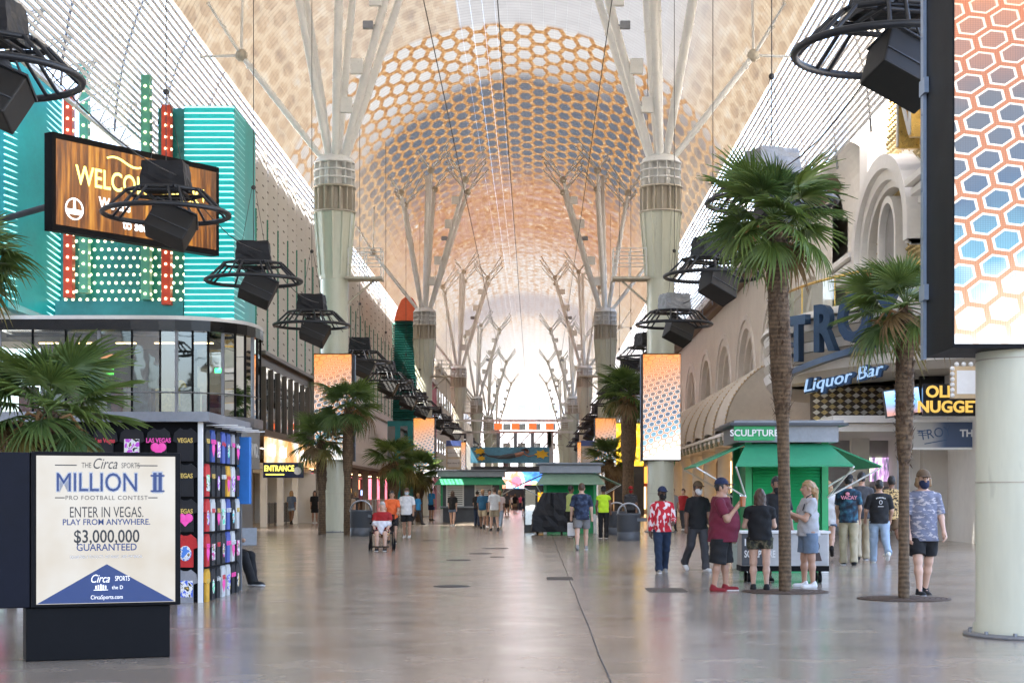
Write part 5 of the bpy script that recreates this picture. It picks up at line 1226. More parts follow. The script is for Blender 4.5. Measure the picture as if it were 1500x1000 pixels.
    mb = MB(); mb.bx(-.02, .16, Dp-.25, Dp-.05, 1.3, H-.2); mb.build('blue_towel', mat('blue_towel', (.03, .17, .5), .9), t)
    mb = MB(); mb.bx(-Wd, -.04, .04, Dp, 0, .05); mb.build('plinth', M_BLACK, t)
shirt_kiosk()
# ------------------------------------------------------------------ green kiosks
M_KGREEN = mat('kiosk_green_paint', (.02, .34, .11), .45, 0, .12, 1.2)
M_KCANVAS = mat('green_awning_canvas', (.03, .27, .13), .7, 0, .10, 1.5, bump=.15, bscale=12)
M_KFADE = mat('faded_green_canvas', (.22, .34, .25), .75, 0, .14, 1.5)
def green_kiosk(label, x, D, w, dp, h, rz=0.0, canvas=None, awn=(1, 1, 1), sign=None, shutters=True):
    t = thing('green_kiosk', label, 'kiosk', (x, D, 0), rz, 'green vendor kiosks'); canvas = canvas or M_KCANVAS
    mb = MB(); mb.bx(-w/2+.06, w/2-.06, .06, dp-.06, 0, h-.25); mb.build('core', M_KGREEN if shutters else M_DGREY, t)
    for sx in (-1, 1):
        for yy in (0, dp): mb = MB(); mb.bx(sx*w/2-.06, sx*w/2+.06, yy-.06, yy+.06, .75, h-.2); mb.build('corner_post', M_KGREEN, t); mb = MB(); mb.bx(sx*w/2-.065, sx*w/2+.065, yy-.065, yy+.065, 0, .745); mb.build('post_foot', M_STEEL, t)
    if shutters:
        n = 22
        for i in range(n): mb = MB(); z = .95+i*(h-1.3)/n; mb.prism([(-.03, z), (.055, z), (.055, z+(h-1.3)/n*.95), (.01, z+(h-1.3)/n*.95)], 'x', -w/2+.08, w/2-.08); mb.build('shutter_slat', M_KGREEN, t)
    mb = MB(); mb.bx(-w/2-.22, w/2+.22, -.22, dp+.22, h-.2, h+.10); mb.build('roof_fascia', M_GREY, t)
    mb = MB(); mb.bx(-w/2-.38, w/2+.38, -.38, dp+.38, h+.102, h+.15); mb.build('roof_plate', M_DGREY, t); mb = MB(); mb.bx(-w/2-.3, w/2+.3, -.3, dp+.3, h+.152, h+.2); mb.build('roof_top', M_GREY, t)
    def awning(axis, sgn):
        out, drop = 1.0, .42; z0 = h-.22; mb = MB()
        if axis == 'y': A = [(-w/2-.05, -.05, z0), (w/2+.05, -.05, z0), (w/2+.35, -out, z0-drop), (-w/2-.35, -out, z0-drop)]
        else: A = [(sgn*(w/2+.05), -.05, z0), (sgn*(w/2+.05), dp+.05, z0), (sgn*(w/2+out), dp+.3, z0-drop), (sgn*(w/2+out), -.3, z0-drop)]
        B = [(p[0], p[1], p[2]-.03) for p in A]; mb.add(A+B, [(0, 1, 2, 3), (7, 6, 5, 4), (3, 2, 6, 7), (0, 3, 7, 4), (1, 2, 6, 5), (0, 1, 5, 4)]); a = mb.build('awning', canvas, t)
        for e in (0, 1):
            p, q = Vector(A[3 if e == 0 else 2]), Vector(A[0 if e == 0 else 1]); mb = MB(); mb.cyl(p+Vector((0, 0, -.03)), (q.x, q.y, z0-1.0), .018, n=6); mb.build('awning_strut', M_STEEL, a)
    if awn[0]: awning('y', 1)
    if awn[1]: awning('x', -1)
    if awn[2]: awning('x', 1)
    if sign:
        mb = MB(); mb.bx(-w/2-.3, -w/2+.45, -.30, -.235, h-.17, h+.09); s = mb.build('sign_plate', M_KGREEN, t); text(sign, .17, M_WHITE, s, (-w/2+.07, -.31, h-.04), depth=.004, bold=.003)
    return t
k1 = green_kiosk('bright green shuttered kiosk behind the tall thick palm', PX(1152, 30.5), 30.5, 1.42, 1.9, 2.62, 0, sign='SCULPTURE')
k2 = green_kiosk('green kiosk with price lists beyond the woman in black', PX(690, 92), 92, 3.3, 2.4, 2.75, 0, awn=(1, 0, 1), shutters=False)
for i, x in enumerate((-.9, .7)):
    mb = MB(); mb.bx(x-.5, x+.5, .0, .05, .9, 2.2); p = mb.build('price_list', M_WHITE, k2)
    for j in range(10): mb = MB(); mb.bx(x-.42, x+.42, -.006, 0, 1.0+j*.115, 1.035+j*.115); mb.build('price_line', M_DGREY, p)
mb = MB(); mb.bx(-1.75, 1.75, -.5, .05, .82, .9); mb.build('counter', M_GREY, k2)
k3 = green_kiosk('green kiosk with a faded awning and black covered cart', PX(835, 64), 64, 1.95, 2.2, 2.55, 0, M_KFADE, awn=(1, 1, 1), shutters=True)
def cover_cart():
    t = thing('covered_cart', 'low cart under a black tarpaulin beside the faded awning kiosk', 'cart', (PX(805, 61), 61, 0))
    bm = bmesh.new(); bmesh.ops.create_cube(bm, size=1); bmesh.ops.subdivide_edges(bm, edges=bm.edges, cuts=6, use_grid_fill=True); random.seed(8)
    for v in bm.verts:
        x, y, z = v.co; tp = 1 - .55*max(0, z+.05)*(1.6 if x < 0 else .5)
        v.co = Vector((x*1.35*tp + .1*(z+.5), y*1.2*tp, (z+.5)*1.45)) + Vector((random.uniform(-.03, .03), random.uniform(-.03, .03), random.uniform(-.02, .02)))
    me = bpy.data.meshes.new('tarpaulin'); bm.to_mesh(me); bm.free(); me.materials.append(M_TARP); link('tarpaulin', me, t, (0, 0, .12))
    for sx in (-.45, .45):
        for sy in (-.4, .4): mb = MB(); mb.cyl((sx-.03, sy, .09), (sx+.03, sy, .09), .09, n=12); mb.build('wheel', M_BLACK, t)
    t = thing('yellow_machine', 'black vending machine with a yellow front beside the covered cart', 'vending machine', (PX(786, 66), 66, 0))
    mb = MB(); mb.bbox((0, .4, .95), (1.0, .8, 1.9), .02); mb.build('cabinet', M_BLACKG, t); mb = MB(); mb.bx(.05, .48, -.012, 0, .55, 1.6); mb.build('yellow_front', emat('yellow_front', (1, .48, .02), .25), t); mb = MB(); mb.bx(-.45, -.05, -.012, 0, .3, 1.7); mb.build('door_glass', M_GLASSD, t)
cover_cart()
def art_cart():
    D = 26.8; t = thing('sculpture_cart', 'white wheeled cart with a bust picture beside the woman in grey', 'cart', (PX(1150, D), D, 0))
    w = 1.42
    mb = MB(); mb.bbox((0, .3, .50), (w, .6, .62), .01); mb.build('body', mat('cart_silver', (.45, .45, .45), .35, .3), t)
    mb = MB(); mb.bx(-w/2-.03, w/2+.03, -.04, .64, .812, .85); mb.build('counter_top', M_WHITE, t); mb = MB(); mb.bx(-w/2-.01, w/2+.01, -.015, .615, .19, .28); mb.build('lower_band', M_BLACK, t)
    mb = MB(); mb.bx(-w/2+.0, -.25, -.018, -.002, .29, .80); mb.build('dark_panel', mat('charcoal_print', (.06, .065, .075), .4), t)
    text('NEW', .16, M_WHITE, t, (-w/2+.04, -.024, .66), depth=.002, align='LEFT', bold=.004, sx=.9); text('SCULPTURE', .16, M_WHITE, t, (-w/2+.04, -.024, .47), depth=.002, align='LEFT', bold=.004, sx=.6)
    mb = MB(); mb.bx(.28, w/2-.02, -.018, -.002, .29, .80); mb.build('picture_panel', mat('grey_print', (.42, .42, .42), .4), t)
    mb = MB(); mb.sphere((.49, -.022, .60), .075, 10, 8, (1, .08, 1.2)); mb.prism([(.38, .36), (.60, .36), (.56, .50), (.42, .50)], 'y', -.024, -.019); mb.build('bust_picture', mat('bronze_print', (.06, .035, .03), .5), t)
    for sx in (-.58, .58):
        for sy in (.08, .52): mb = MB(); mb.cyl((sx-.025, sy, .08), (sx+.025, sy, .08), .08, n=14); mb.cyl((sx, sy, .1), (sx, sy, .2), .02, n=6); mb.build('caster', M_BLACK, t)
art_cart()
# ------------------------------------------------------------------ bins, covers, chairs
def bin_(label, x, D, s=1.0):
    t = thing('rubbish_bin', label, 'bin', (x, D, 0), 0, 'grey rubbish bins'); g = mat('bin_grey_plastic', (.075, .085, .10), .45, 0, .12, 2, wear=.1)
    mb = MB(); mb.lathe([(.40, 0), (.41, .02), (.41, .28), (.395, .29), (.395, .33), (.41, .34), (.41, .88), (.43, .90), (.43, .95), (.38, .96)], 24); mb.build('drum', g, t)
    mb = MB(); mb.tube([(.38*math.cos(R(a)), 0, .95+.36*math.sin(R(a))) for a in range(0, 181, 12)], .035, 8); mb.build('arched_hood', mat('bin_rim_silver', (.4, .41, .43), .35, .5), t)
    mb = MB(); n = 12
    for i in range(n):
        a, b = R(180*i/n), R(180*(i+1)/n); mb.add([(.37*math.cos(a), -.22, .95+.34*math.sin(a)), (.37*math.cos(b), -.22, .95+.34*math.sin(b)), (.37*math.cos(b), .30, .95+.34*math.sin(b)), (.37*math.cos(a), .30, .95+.34*math.sin(a))], [(0, 1, 2, 3)])
    mb.build('hood', M_BLACK, t)
    mb = MB(); mb.bx(.25, .62, -.3, .1, .68, .80); mb.build('side_tray', g, t); t.scale = (s, s, s)
bin_('grey rubbish bin beside the fin side column', PX(529, 59.5), 59.5, .98)
bin_('grey rubbish bin before the man in a red mask', PX(921, 53), 53, .92)
bin_('grey rubbish bin half hidden behind the hooded bin by the security guard', PX(903, 61), 61, .92)
def covers():
    cm = mat('cast_iron_cover', (.10, .09, .08), .6, .4, .3, 9)
    for i, (x, y, w) in enumerate(((662, 858.5, 54), (672, 820, 36), (704, 810.5, 34), (725, 803, 40), (632, 791.5, 26), (728, 815.5, 22))):
        D = DG(y); r = w*D/F_PX/2; mb = MB(); mb.lathe([(r, .0), (r, .007), (r*.93, .009), (r*.92, .006), (.01, .006)], 28)
        for k in range(8): mb.box((0, (k-3.5)*r*.22, .008), (r*1.5*math.sqrt(max(.1, 1-((k-3.5)*.25)**2)), r*.06, .004))
        o = mb.build('manhole_cover', cm, None, (PX(x, D), D, 0)); tag(o, ['largest round iron cover in the pavement before the wheelchair', 'second round iron cover beyond the largest one', 'round iron cover in line behind the two nearer ones', 'flat round iron cover nearest the teal shirt group', 'small round cover beside the wheelchair path', 'faint small round cover beside the middle of the street'][i], 'cover', 'iron covers in the pavement')
    for i, (x, y, w, dd) in enumerate(((820, 847, 38, .5), (976, 864, 56, .55))):
        D = DG(y); w_ = w*D/F_PX; mb = MB(); mb.bx(-w_/2, w_/2, -dd, dd, .0, .006)
        for k in range(14): mb.bx(-w_/2+.02+k*w_/14.6, -w_/2+.02+k*w_/14.6+w_/30, -dd*.9, dd*.9, .006, .010)
        o = mb.build('floor_grate', cm, None, (PX(x, D), D, 0)); tag(o, ['rectangular floor plate crossed by the long pavement crack', 'rectangular floor grate in front of the man in red'][i], 'grate', 'floor grates')
covers()
# ------------------------------------------------------------------ people: smooth-blended implicit surfaces
def surface_nets(F, org, h):
    S = F < 0; nx, ny, nz = F.shape
    cs = [(i, j, k) for i in (0, 1) for j in (0, 1) for k in (0, 1)]
    cut = lambda A, c: A[c[0]:nx-1+c[0], c[1]:ny-1+c[1], c[2]:nz-1+c[2]]
    cnt = sum(cut(S, c).astype(np.int8) for c in cs); mask = (cnt > 0) & (cnt < 8)
    I, J, K = np.nonzero(mask); n = len(I)
    if n == 0: return np.zeros((0, 3)), []
    idx = -np.ones(mask.shape, np.int64); idx[I, J, K] = np.arange(n)
    P = np.zeros((n, 3)); Wt = np.zeros(n)
    for a in range(8):
        for b in range(a+1, 8):
            ca, cb = cs[a], cs[b]
            if sum(abs(ca[q]-cb[q]) for q in range(3)) != 1: continue
            va = F[I+ca[0], J+ca[1], K+ca[2]]; vb = F[I+cb[0], J+cb[1], K+cb[2]]; cr = (va < 0) != (vb < 0)
            t = np.where(cr, va/np.where(cr, va-vb, 1), 0)
            for q in range(3): P[:, q] += np.where(cr, ca[q] + t*(cb[q]-ca[q]), 0)
            Wt += cr
    P = P/Wt[:, None] + np.stack([I, J, K], 1); P = P*h + np.array(org)
    Q = []
    for ax in range(3):
        o1, o2 = [(1, 2), (2, 0), (0, 1)][ax]
        A = np.take(S, range(0, S.shape[ax]-1), ax); B = np.take(S, range(1, S.shape[ax]), ax); e = A != B
        ii = np.stack(np.nonzero(e), 1)
        ok = (ii[:, o1] > 0) & (ii[:, o2] > 0) & (ii[:, o1] < F.shape[o1]-1) & (ii[:, o2] < F.shape[o2]-1); ii = ii[ok]
        if len(ii) == 0: continue
        def cell(d1, d2):
            c = ii.copy(); c[:, o1] -= d1; c[:, o2] -= d2; return idx[c[:, 0], c[:, 1], c[:, 2]]
        q = np.stack([cell(1, 1), cell(0, 1), cell(0, 0), cell(1, 0)], 1); fl = ~A[ii[:, 0], ii[:, 1], ii[:, 2]]
        q[fl] = q[fl][:, ::-1]; Q.append(q)
    return P, np.concatenate(Q).tolist()
class SDF:
    """list of round cones / ellipsoids; evaluated on a grid that only spans them"""
    def __init__(s, k=.03): s.p = []; s.k = k
    def cone(s, a, b, ra, rb, sc=(1, 1, 1)): s.p.append((np.array(a, float), np.array(b, float), ra, rb, np.array(sc, float))); return s
    def ball(s, c, r, sc=(1, 1, 1)): return s.cone(c, c, r, r, sc)
    def grid(s, h, pad=.03):
        lo = np.min([np.minimum(a, b) - max(ra, rb)*sc for a, b, ra, rb, sc in s.p], 0) - pad; hi = np.max([np.maximum(a, b) + max(ra, rb)*sc for a, b, ra, rb, sc in s.p], 0) + pad
        n = np.ceil((hi-lo)/h).astype(int)+1; ax = [lo[q] + h*np.arange(n[q]) for q in range(3)]; return lo, np.meshgrid(*ax, indexing='ij')
    def eval(s, G, infl=0.0):
        X, Y, Z = G; out = None
        for a, b, ra, rb, sc in s.p:
            ab = (b-a); dx, dy, dz = X-a[0], Y-a[1], Z-a[2]; L = float(ab @ ab)
            t = np.clip((dx*ab[0]+dy*ab[1]+dz*ab[2])/L, 0, 1) if L > 1e-9 else 0.0
            ex, ey, ez = (dx-t*ab[0])/sc[0], (dy-t*ab[1])/sc[1], (dz-t*ab[2])/sc[2]
            d = (np.sqrt(ex*ex+ey*ey+ez*ez) - (ra+(rb-ra)*t))*min(sc) - infl
            if out is None: out = d
            else:
                hh = np.clip(.5+.5*(d-out)/s.k, 0, 1); out = d*(1-hh)+out*hh - s.k*hh*(1-hh); 
        return out
def to_mesh(name, F, lo, h, m):
    P, Q = surface_nets(F, lo, h); me = bpy.data.meshes.new(name); me.from_pydata(P.tolist(), [], Q); me.polygons.foreach_set('use_smooth', [True]*len(me.polygons)); me.materials.append(m); me.update(); return me
SKIN = {'fair': mat('skin_fair', (.58, .36, .26), .5, 0, .08, 6), 'tan': mat('skin_tan', (.42, .24, .16), .5, 0, .08, 6), 'brown': mat('skin_brown', (.20, .105, .065), .5, 0, .08, 6), 'dark': mat('skin_dark', (.10, .05, .032), .5, 0, .08, 6)}
HAIR = {'black': mat('hair_black', (.012, .010, .009), .5, 0, .3, 20), 'brown': mat('hair_brown', (.07, .035, .018), .5, 0, .3, 20), 'blond': mat('hair_blond', (.34, .20, .09), .5, 0, .3, 20), 'sandy': mat('hair_sandy', (.25, .15, .07), .5, 0, .3, 20), 'grey': mat('hair_grey', (.4, .39, .37), .6, 0, .2, 20)}
def cloth(name, c, rough=.85, var=.12): return mat('cloth_'+name, c, rough, 0, var, 5, bump=.35, bscale=14, kind='Object')
def pat(name, fn):
    if name in MATS: return MATS[name]
    m = bpy.data.materials.new(name); t = NT(m); t.bsdf(fn(t), .85); MATS[name] = m; return m
C_RED = pat('cloth_red_print', lambda t: t.mix(t.ramp(t.noise(t.scale(t.coord('Object'), 1, 1, .55), 17, 1, .3), [(.53, (0, 0, 0)), (.57, (1, 1, 1))]), (.50, .015, .03), (.75, .62, .62)))
C_TIE = pat('cloth_tie_dye', lambda t: t.ramp(t.noise(t.coord('Object'), 7, 3), [(.38, (.008, .010, .016)), (.52, (.015, .05, .09)), (.66, (.04, .15, .20))]))
C_LEO = pat('cloth_leopard', lambda t: t.ramp(t.noise(t.coord('Object'), 26, 2), [(.44, (.02, .014, .01)), (.5, (.45, .30, .12)), (.7, (.58, .42, .2))]))
C_CAMO = pat('cloth_camo', lambda t: t.ramp(t.noise(t.coord('Object'), 13, 2), [(.40, (.02, .02, .015)), (.47, (.07, .07, .04)), (.55, (.14, .11, .07)), (.62, (.05, .055, .03))], 'CONSTANT'))
C_WAVE = pat('cloth_grey_wave', lambda t: t.mix(t.ramp(t.noise(t.scale(t.coord('Object'), 1, 1, 2.6), 11, 2), [(.55, (0, 0, 0)), (.60, (.8, .8, .8))]), (.155, .165, .225), (.50, .46, .46)))
C_NAVYP = pat('cloth_navy_print', lambda t: t.ramp(t.noise(t.coord('Object'), 9, 3), [(.42, (.008, .012, .03)), (.55, (.02, .035, .075)), (.7, (.07, .09, .14))]))
C_FLORAL = pat('cloth_floral', lambda t: t.ramp(t.noise(t.coord('Object'), 20, 2), [(.38, (.02, .02, .03)), (.46, (.55, .05, .12)), (.52, (.7, .65, .2)), (.6, (.75, .72, .7))], 'CONSTANT'))
C_ZIG = pat('cloth_zigzag', lambda t: t.ramp(t.m('SINE', t.m('ADD', t.m('MULTIPLY', t.sep(t.coord('Object'))[2], 260), t.m('MULTIPLY', t.m('SINE', t.m('MULTIPLY', t.sep(t.coord('Object'))[1], 150)), 2.0))), [(.45, (.01, .01, .01)), (.55, (.8, .8, .8))]))
BLK = cloth('black', (.007, .007, .008)); WHT = cloth('white', (.70, .70, .70)); GRY = cloth('grey', (.40, .40, .41)); DGR = cloth('charcoal', (.05, .05, .055)); NVY = cloth('navy', (.012, .02, .06)); DENIM = cloth('denim', (.012, .025, .055)); LDENIM = cloth('light_denim', (.28, .36, .46)); MDENIM = cloth('mid_denim', (.13, .18, .25)); MAROON = cloth('maroon', (.13, .010, .028)); KHAKI = cloth('khaki', (.40, .33, .22)); BROWNC = cloth('brown', (.14, .09, .05)); ORANGE = cloth('orange', (.75, .13, .03)); REDC = cloth('red', (.34, .012, .014)); TEALC = cloth('deep_teal', (.015, .09, .17)); BLUEC = cloth('bright_blue', (.02, .22, .50)); HIVIS = cloth('hi_vis', (.55, .85, .03)); OLIVE = cloth('greyish', (.17, .165, .16)); SHOEW = cloth('shoe_white', (.72, .72, .72)); SHOEB = cloth('shoe_black', (.008, .008, .009)); SHOER = cloth('shoe_red', (.22, .012, .018)); SHOEG = cloth('shoe_grey', (.28, .27, .25)); PINK = cloth('pink', (.6, .1, .2)); TOWEL = cloth('white_towel', (.66, .66, .70))
def person(label, x, D, head, H=1.75, skin='tan', hair='black', hstyle='short', top=BLK, sleeve=.62, hem=.0, bottom=BLK, blen='short', shoe=SHOEB, cap=None, mask=None, legs=((12, 6), (-14, 10)), arms=((8, 6, 15), (-10, 6, 10)), belly=0.0, wide=1.0, hi=1, group=None, chin_mask=False, bare=None, lean=0.0, turn=0.0, seat=None):
    """legs: per side (thigh swing forward, knee bend); arms: per side (upper swing forward, out, elbow bend). Local -y is forward, +x the person's left."""
    t = thing('person', label, 'person', (x, D, 0), R(head), group or 'people on the street'); s = H/1.75; w = wide; res = {2: .0095, 1: .015, 0: .026}[hi]
    V = lambda *a: np.array(a, float)
    hipz = .93; J = {}
    for sd, (sw, kb) in zip((1, -1), legs):
        a, b = R(sw), R(sw-kb); hp = V(sd*.095*w, 0, hipz-.03); kn = hp + V(sd*.005, -math.sin(a), -math.cos(a))*.43; an = kn + V(0, -math.sin(b), -math.cos(b))*.415
        pitch = min(0, b)*.9 if sw < 0 else 0; ft = V(sd*.03, -math.cos(pitch), math.sin(pitch)*1.0 if pitch < 0 else 0); ft = V(sd*.035, -math.cos(pitch)*1.0, math.sin(pitch))
        J[sd] = (hp, kn, an, ft)
    minz = min(min(J[q][2][2]-.075, (J[q][2]+J[q][3]*.17)[2]-.035) for q in J)
    lz = V(0, 0, -minz)
    ly = R(lean); up = lambda z, y=0.0, x=0.0: V(x, y - math.sin(ly)*(z-hipz), hipz + (z-hipz)*math.cos(ly))
    T = lambda p: (p + lz)*s
    sh = {}
    for sd, (sw, ou, eb) in zip((1, -1), arms):
        a, o = R(sw), R(ou); s0 = up(1.375, 0, sd*(.175+.02*(w-1)*3)*(.5+.5*w)); d1 = V(sd*math.sin(o)*math.cos(a), -math.sin(a)*math.cos(o), -math.cos(a)*math.cos(o)); el = s0 + d1*.29
        a2 = a+R(eb); d2 = V(sd*math.sin(o)*.5*math.cos(a2) - sd*.25*math.sin(R(eb)), -math.sin(a2), -math.cos(a2)); d2 /= np.linalg.norm(d2); wr = el + d2*.25; sh[sd] = (s0, el, wr, d2)
    hc = up(1.625, -.015); nk = up(1.47, 0)
    th = R(turn); hr = lambda dx, dy, dz: hc + V(dx*math.cos(th)-dy*math.sin(th), dx*math.sin(th)+dy*math.cos(th), dz)
    body = SDF(.035); sc = lambda v: tuple(v)
    def C(S, a, b, ra, rb, e=(1, 1, 1)): S.cone(T(a), T(b), ra*s, rb*s, e)
    # body
    C(body, hc+V(0, .008, .015), hc+V(0, .008, .015), .098, .098, (.80, .97, 1.12)); C(body, hr(0, -.035, -.05), hr(0, -.045, -.065), .058, .05, (.95, 1, 1)); C(body, nk-V(0, 0, .04), hc-V(0, -.015, .05), .058*w**.3, .052)
    C(body, up(1.12), up(1.36), .128*w, .125*w, (1.22, .82, 1)); C(body, up(.93), up(1.12), .132*w, .122*w, (1.15, .88, 1)); [C(body, up(1.43), sh[q][0]-V(q*.02, 0, 0), .06, .056) for q in (1, -1)]
    if belly: C(body, up(1.06, -.07-belly*.25), up(1.14, -.06-belly*.2), .13+belly, .12+belly, (1.12, .9, 1))
    for sd in (1, -1):
        hp, kn, an, ft = J[sd]; C(body, hp, kn, .088*w, .058*w**.6); C(body, kn, kn+(an-kn)*.35, .055, .058); C(body, kn+(an-kn)*.35, an, .057, .037); C(body, an+V(0, .02, -.03), an+ft*.14+V(0, 0, -.045), .036, .03)
        s0, el, wr, d2 = sh[sd]; C(body, s0, el, .052*w**.6, .042); C(body, el, wr, .043, .028); C(body, wr+d2*.03, wr+d2*.075, .033, .036, (1, 1, 1))
    if hi >= 1:
        C(body, hr(0, -.098, .0), hr(0, -.116, -.022), .011, .016)
        for e in (-1, 1): C(body, hr(e*.08, .012, .0), hr(e*.082, .016, -.03), .014, .012)
    lo, G = body.grid(res); me = to_mesh('body', body.eval(G), lo, res, SKIN[skin])
    if hi == 2:        # separate fingers and thumb, bent, rooted in the palm
        bm = bmesh.new(); bm.from_mesh(me)
        for sd in (1, -1):
            s0, el, wr, d2 = sh[sd]; pal = wr+d2*.08; ax = np.cross(d2, V(sd, 0, 0)); ax /= np.linalg.norm(ax)+1e-9; inw = V(-sd, 0, 0) - d2*np.dot(V(-sd, 0, 0), d2); inw /= np.linalg.norm(inw)
            for k, L in enumerate((.062, .072, .068, .052, .055)):
                mbx = MB()
                if k < 4: b0 = pal + ax*(.027-.018*k); pts = [b0, b0+d2*L*.5+inw*.006, b0+d2*L*.8+inw*.022, b0+d2*L*.95+inw*.04]
                else: b0 = wr+d2*.045+ax*.03; pts = [b0, b0+ax*.022+d2*.02, b0+ax*.03+d2*.045+inw*.01]
                mbx.tube([Vector(T(p)) for p in pts], [.0105*s, .0095*s, .0085*s, .006*s][:len(pts)], 6)
                vs = [bm.verts.new(v) for v in mbx.v]
                for f in mbx.f:
                    try: bm.faces.new([vs[i] for i in f]).smooth = True
                    except ValueError: pass
        bm.to_mesh(me); bm.free()
    link('body', me, t)
    rnd = random.Random(label)
    ph = [rnd.uniform(0, 6.28) for _ in range(6)]
    def folds(G, amp=.006): X, Y, Z = G; return amp*(np.sin(Z*38/s+X*17+ph[0])*np.sin(X*22/s+Y*19+ph[1]) + .6*np.sin(Z*21/s-X*29+ph[2]))
    # shirt
    hemz = .86 - hem; S = SDF(.03)
    C(S, up(1.12), up(1.36), .135*w, .13*w, (1.24, .88, 1)); C(S, up(hemz-.05), up(1.12), .166*w, .138*w, (1.14, .94, 1)); [C(S, up(1.425), sh[q][0]-V(q*.015, 0, 0), .066, .060) for q in (1, -1)]; C(S, up(1.40), up(1.45), .080, .064)
    if belly: C(S, up(1.06, -.07-belly*.25), up(1.14, -.06-belly*.2), .14+belly, .13+belly, (1.12, .92, 1)); C(S, up(hemz, -.05-belly*.2), up(1.0, -.06-belly*.2), .13+belly*.8, .13+belly, (1.15, .92, 1))
    lo, G = S.grid(res); F = S.eval(G, .010*s); F = F + folds(G)
    F = np.maximum(F, (T(up(hemz))[2] - G[2])); ncz = T(up(1.468))[2]; F = np.maximum(F, G[2] - ncz - .10*np.maximum(0, (G[1]-T(nk)[1])))
    for sd in (1, -1):
        s0, el, wr, d2 = sh[sd]; A = SDF(.02); ends = [(s0, el)] if sleeve <= 1 else [(s0, el), (el, wr)]
        if sleeve <= 0: continue
        if sleeve <= 1: C(A, s0, s0+(el-s0)*(sleeve+.12), .066*w**.5, .066*w**.5); cutp, cutd = T(s0+(el-s0)*sleeve), (el-s0)/np.linalg.norm(el-s0)
        else: C(A, s0, el, .066, .056); C(A, el, wr, .056, .044); cutp, cutd = T(wr-d2*.01), d2
        f2 = A.eval(G, .004*s) + folds(G, .004)*.7; f2 = np.maximum(f2, (G[0]-cutp[0])*cutd[0] + (G[1]-cutp[1])*cutd[1] + (G[2]-cutp[2])*cutd[2])
        hh = np.clip(.5+.5*(f2-F)/.02, 0, 1); F = f2*(1-hh)+F*hh - .02*hh*(1-hh)
        if sleeve > 1 or True:
            pass
    shirt = link('shirt' if sleeve else 'top', to_mesh('shirt', F, lo, res, top), t)
    if sleeve > 0:      # grid of the torso may crop long sleeves: give each sleeve its own surface
        for sd in (1, -1):
            s0, el, wr, d2 = sh[sd]; A = SDF(.02)
            if sleeve <= 1: C(A, s0, s0+(el-s0)*(sleeve+.12), .066*w**.5, .068*w**.5); cutp, cutd = T(s0+(el-s0)*sleeve), (el-s0)/np.linalg.norm(el-s0)
            else: C(A, s0, el, .066, .056); C(A, el, wr, .056, .044); cutp, cutd = T(wr-d2*.01), d2
            l2, G2 = A.grid(res*.9); f2 = A.eval(G2, .004*s) + folds(G2, .004); f2 = np.maximum(f2, (G2[0]-cutp[0])*cutd[0] + (G2[1]-cutp[1])*cutd[1] + (G2[2]-cutp[2])*cutd[2])
            link('sleeve', to_mesh('sleeve', f2, l2, res*.9, top), shirt)
    # shorts or trousers
    B = SDF(.025); C(B, up(.90), up(1.0), .142*w, .136*w, (1.15, .92, 1))
    if belly: C(B, up(.93, -.03), up(.97, -.05), .14+belly*.6, .13+belly*.6, (1.1, .9, 1))
    fr = {'short': .80, 'mid': 1.12, 'hot': .45, 'long': 2.0}[blen]; cuts = []
    for sd in (1, -1):
        hp, kn, an, ft = J[sd]
        if fr < 1: e = hp+(kn-hp)*(fr+.1); C(B, hp, e, .105*w, (.098 if fr > .6 else .1)*w); cuts.append((hp+(kn-hp)*fr, (kn-hp)))
        elif fr < 2: C(B, hp, kn, .108*w, .098*w); e = kn+(an-kn)*(fr-1+.1); C(B, kn, e, .096*w, .094*w); cuts.append((kn+(an-kn)*(fr-1), an-kn))
        else: C(B, hp, kn, .100*w, .075*w**.7); C(B, kn, an+V(0, 0, .0), .073*w**.7, .066); C(B, an, an+V(0, -.01, -.03), .068, .07); cuts.append((an+(an-kn)*.1, an-kn))
    lo, G = B.grid(res); F = B.eval(G, .006*s) + folds(G, .005)
    F = np.maximum(F, G[2]-T(up(min(1.02, hemz+.05)))[2])
    mid = 0.0
    for (c, d), sd in zip(cuts, (1, -1)):
        d = d/np.linalg.norm(d); c = T(c); pl = (G[0]-c[0])*d[0]+(G[1]-c[1])*d[1]+(G[2]-c[2])*d[2]; m_ = (G[0]*sd > mid); F = np.where(m_, np.maximum(F, pl), F)
    link({'short': 'shorts', 'mid': 'shorts', 'hot': 'shorts', 'long': 'trousers'}[blen], to_mesh('legwear', F, lo, res, bottom), t)
    # shoes
    for sd in (1, -1):
        hp, kn, an, ft = J[sd]; A = SDF(.025); C(A, an+V(0, .025, -.045), an+ft*.16+V(0, 0, -.048), .045, .042, (.95, 1, .85)); C(A, an+V(0, .01, -.0), an+V(0, .0, -.04), .046, .048)
        r2 = min(res, .014) if hi else res*.8; l2, G2 = A.grid(r2); f2 = A.eval(G2, .003); nrm = np.array([0, -ft[2], -abs(ft[1])]); nrm = V(0, 0, 1)
        so = T(an+V(0, 0, -.078)); flat = so[2]-G2[2] if abs(ft[2]) < .1 else np.full_like(G2[2], -1.0); f2 = np.maximum(f2, flat)
        link('shoe', to_mesh('shoe', f2, l2, r2, shoe), t)
        if hi and abs(ft[2]) < .1 and shoe is not SHOEW:
            A2 = SDF(.02); C(A2, an+V(0, .025, -.068), an+ft*.165+V(0, 0, -.068), .046, .044, (1, 1, .3)); l3, G3 = A2.grid(.012); link('sole', to_mesh('sole', np.maximum(A2.eval(G3, .002), so[2]+.001-G3[2]), l3, .012, SHOEW), t.children[-1])
    # hair, cap, mask
    r2 = min(res, .016) if hi else .022
    hm = HAIR[hair]
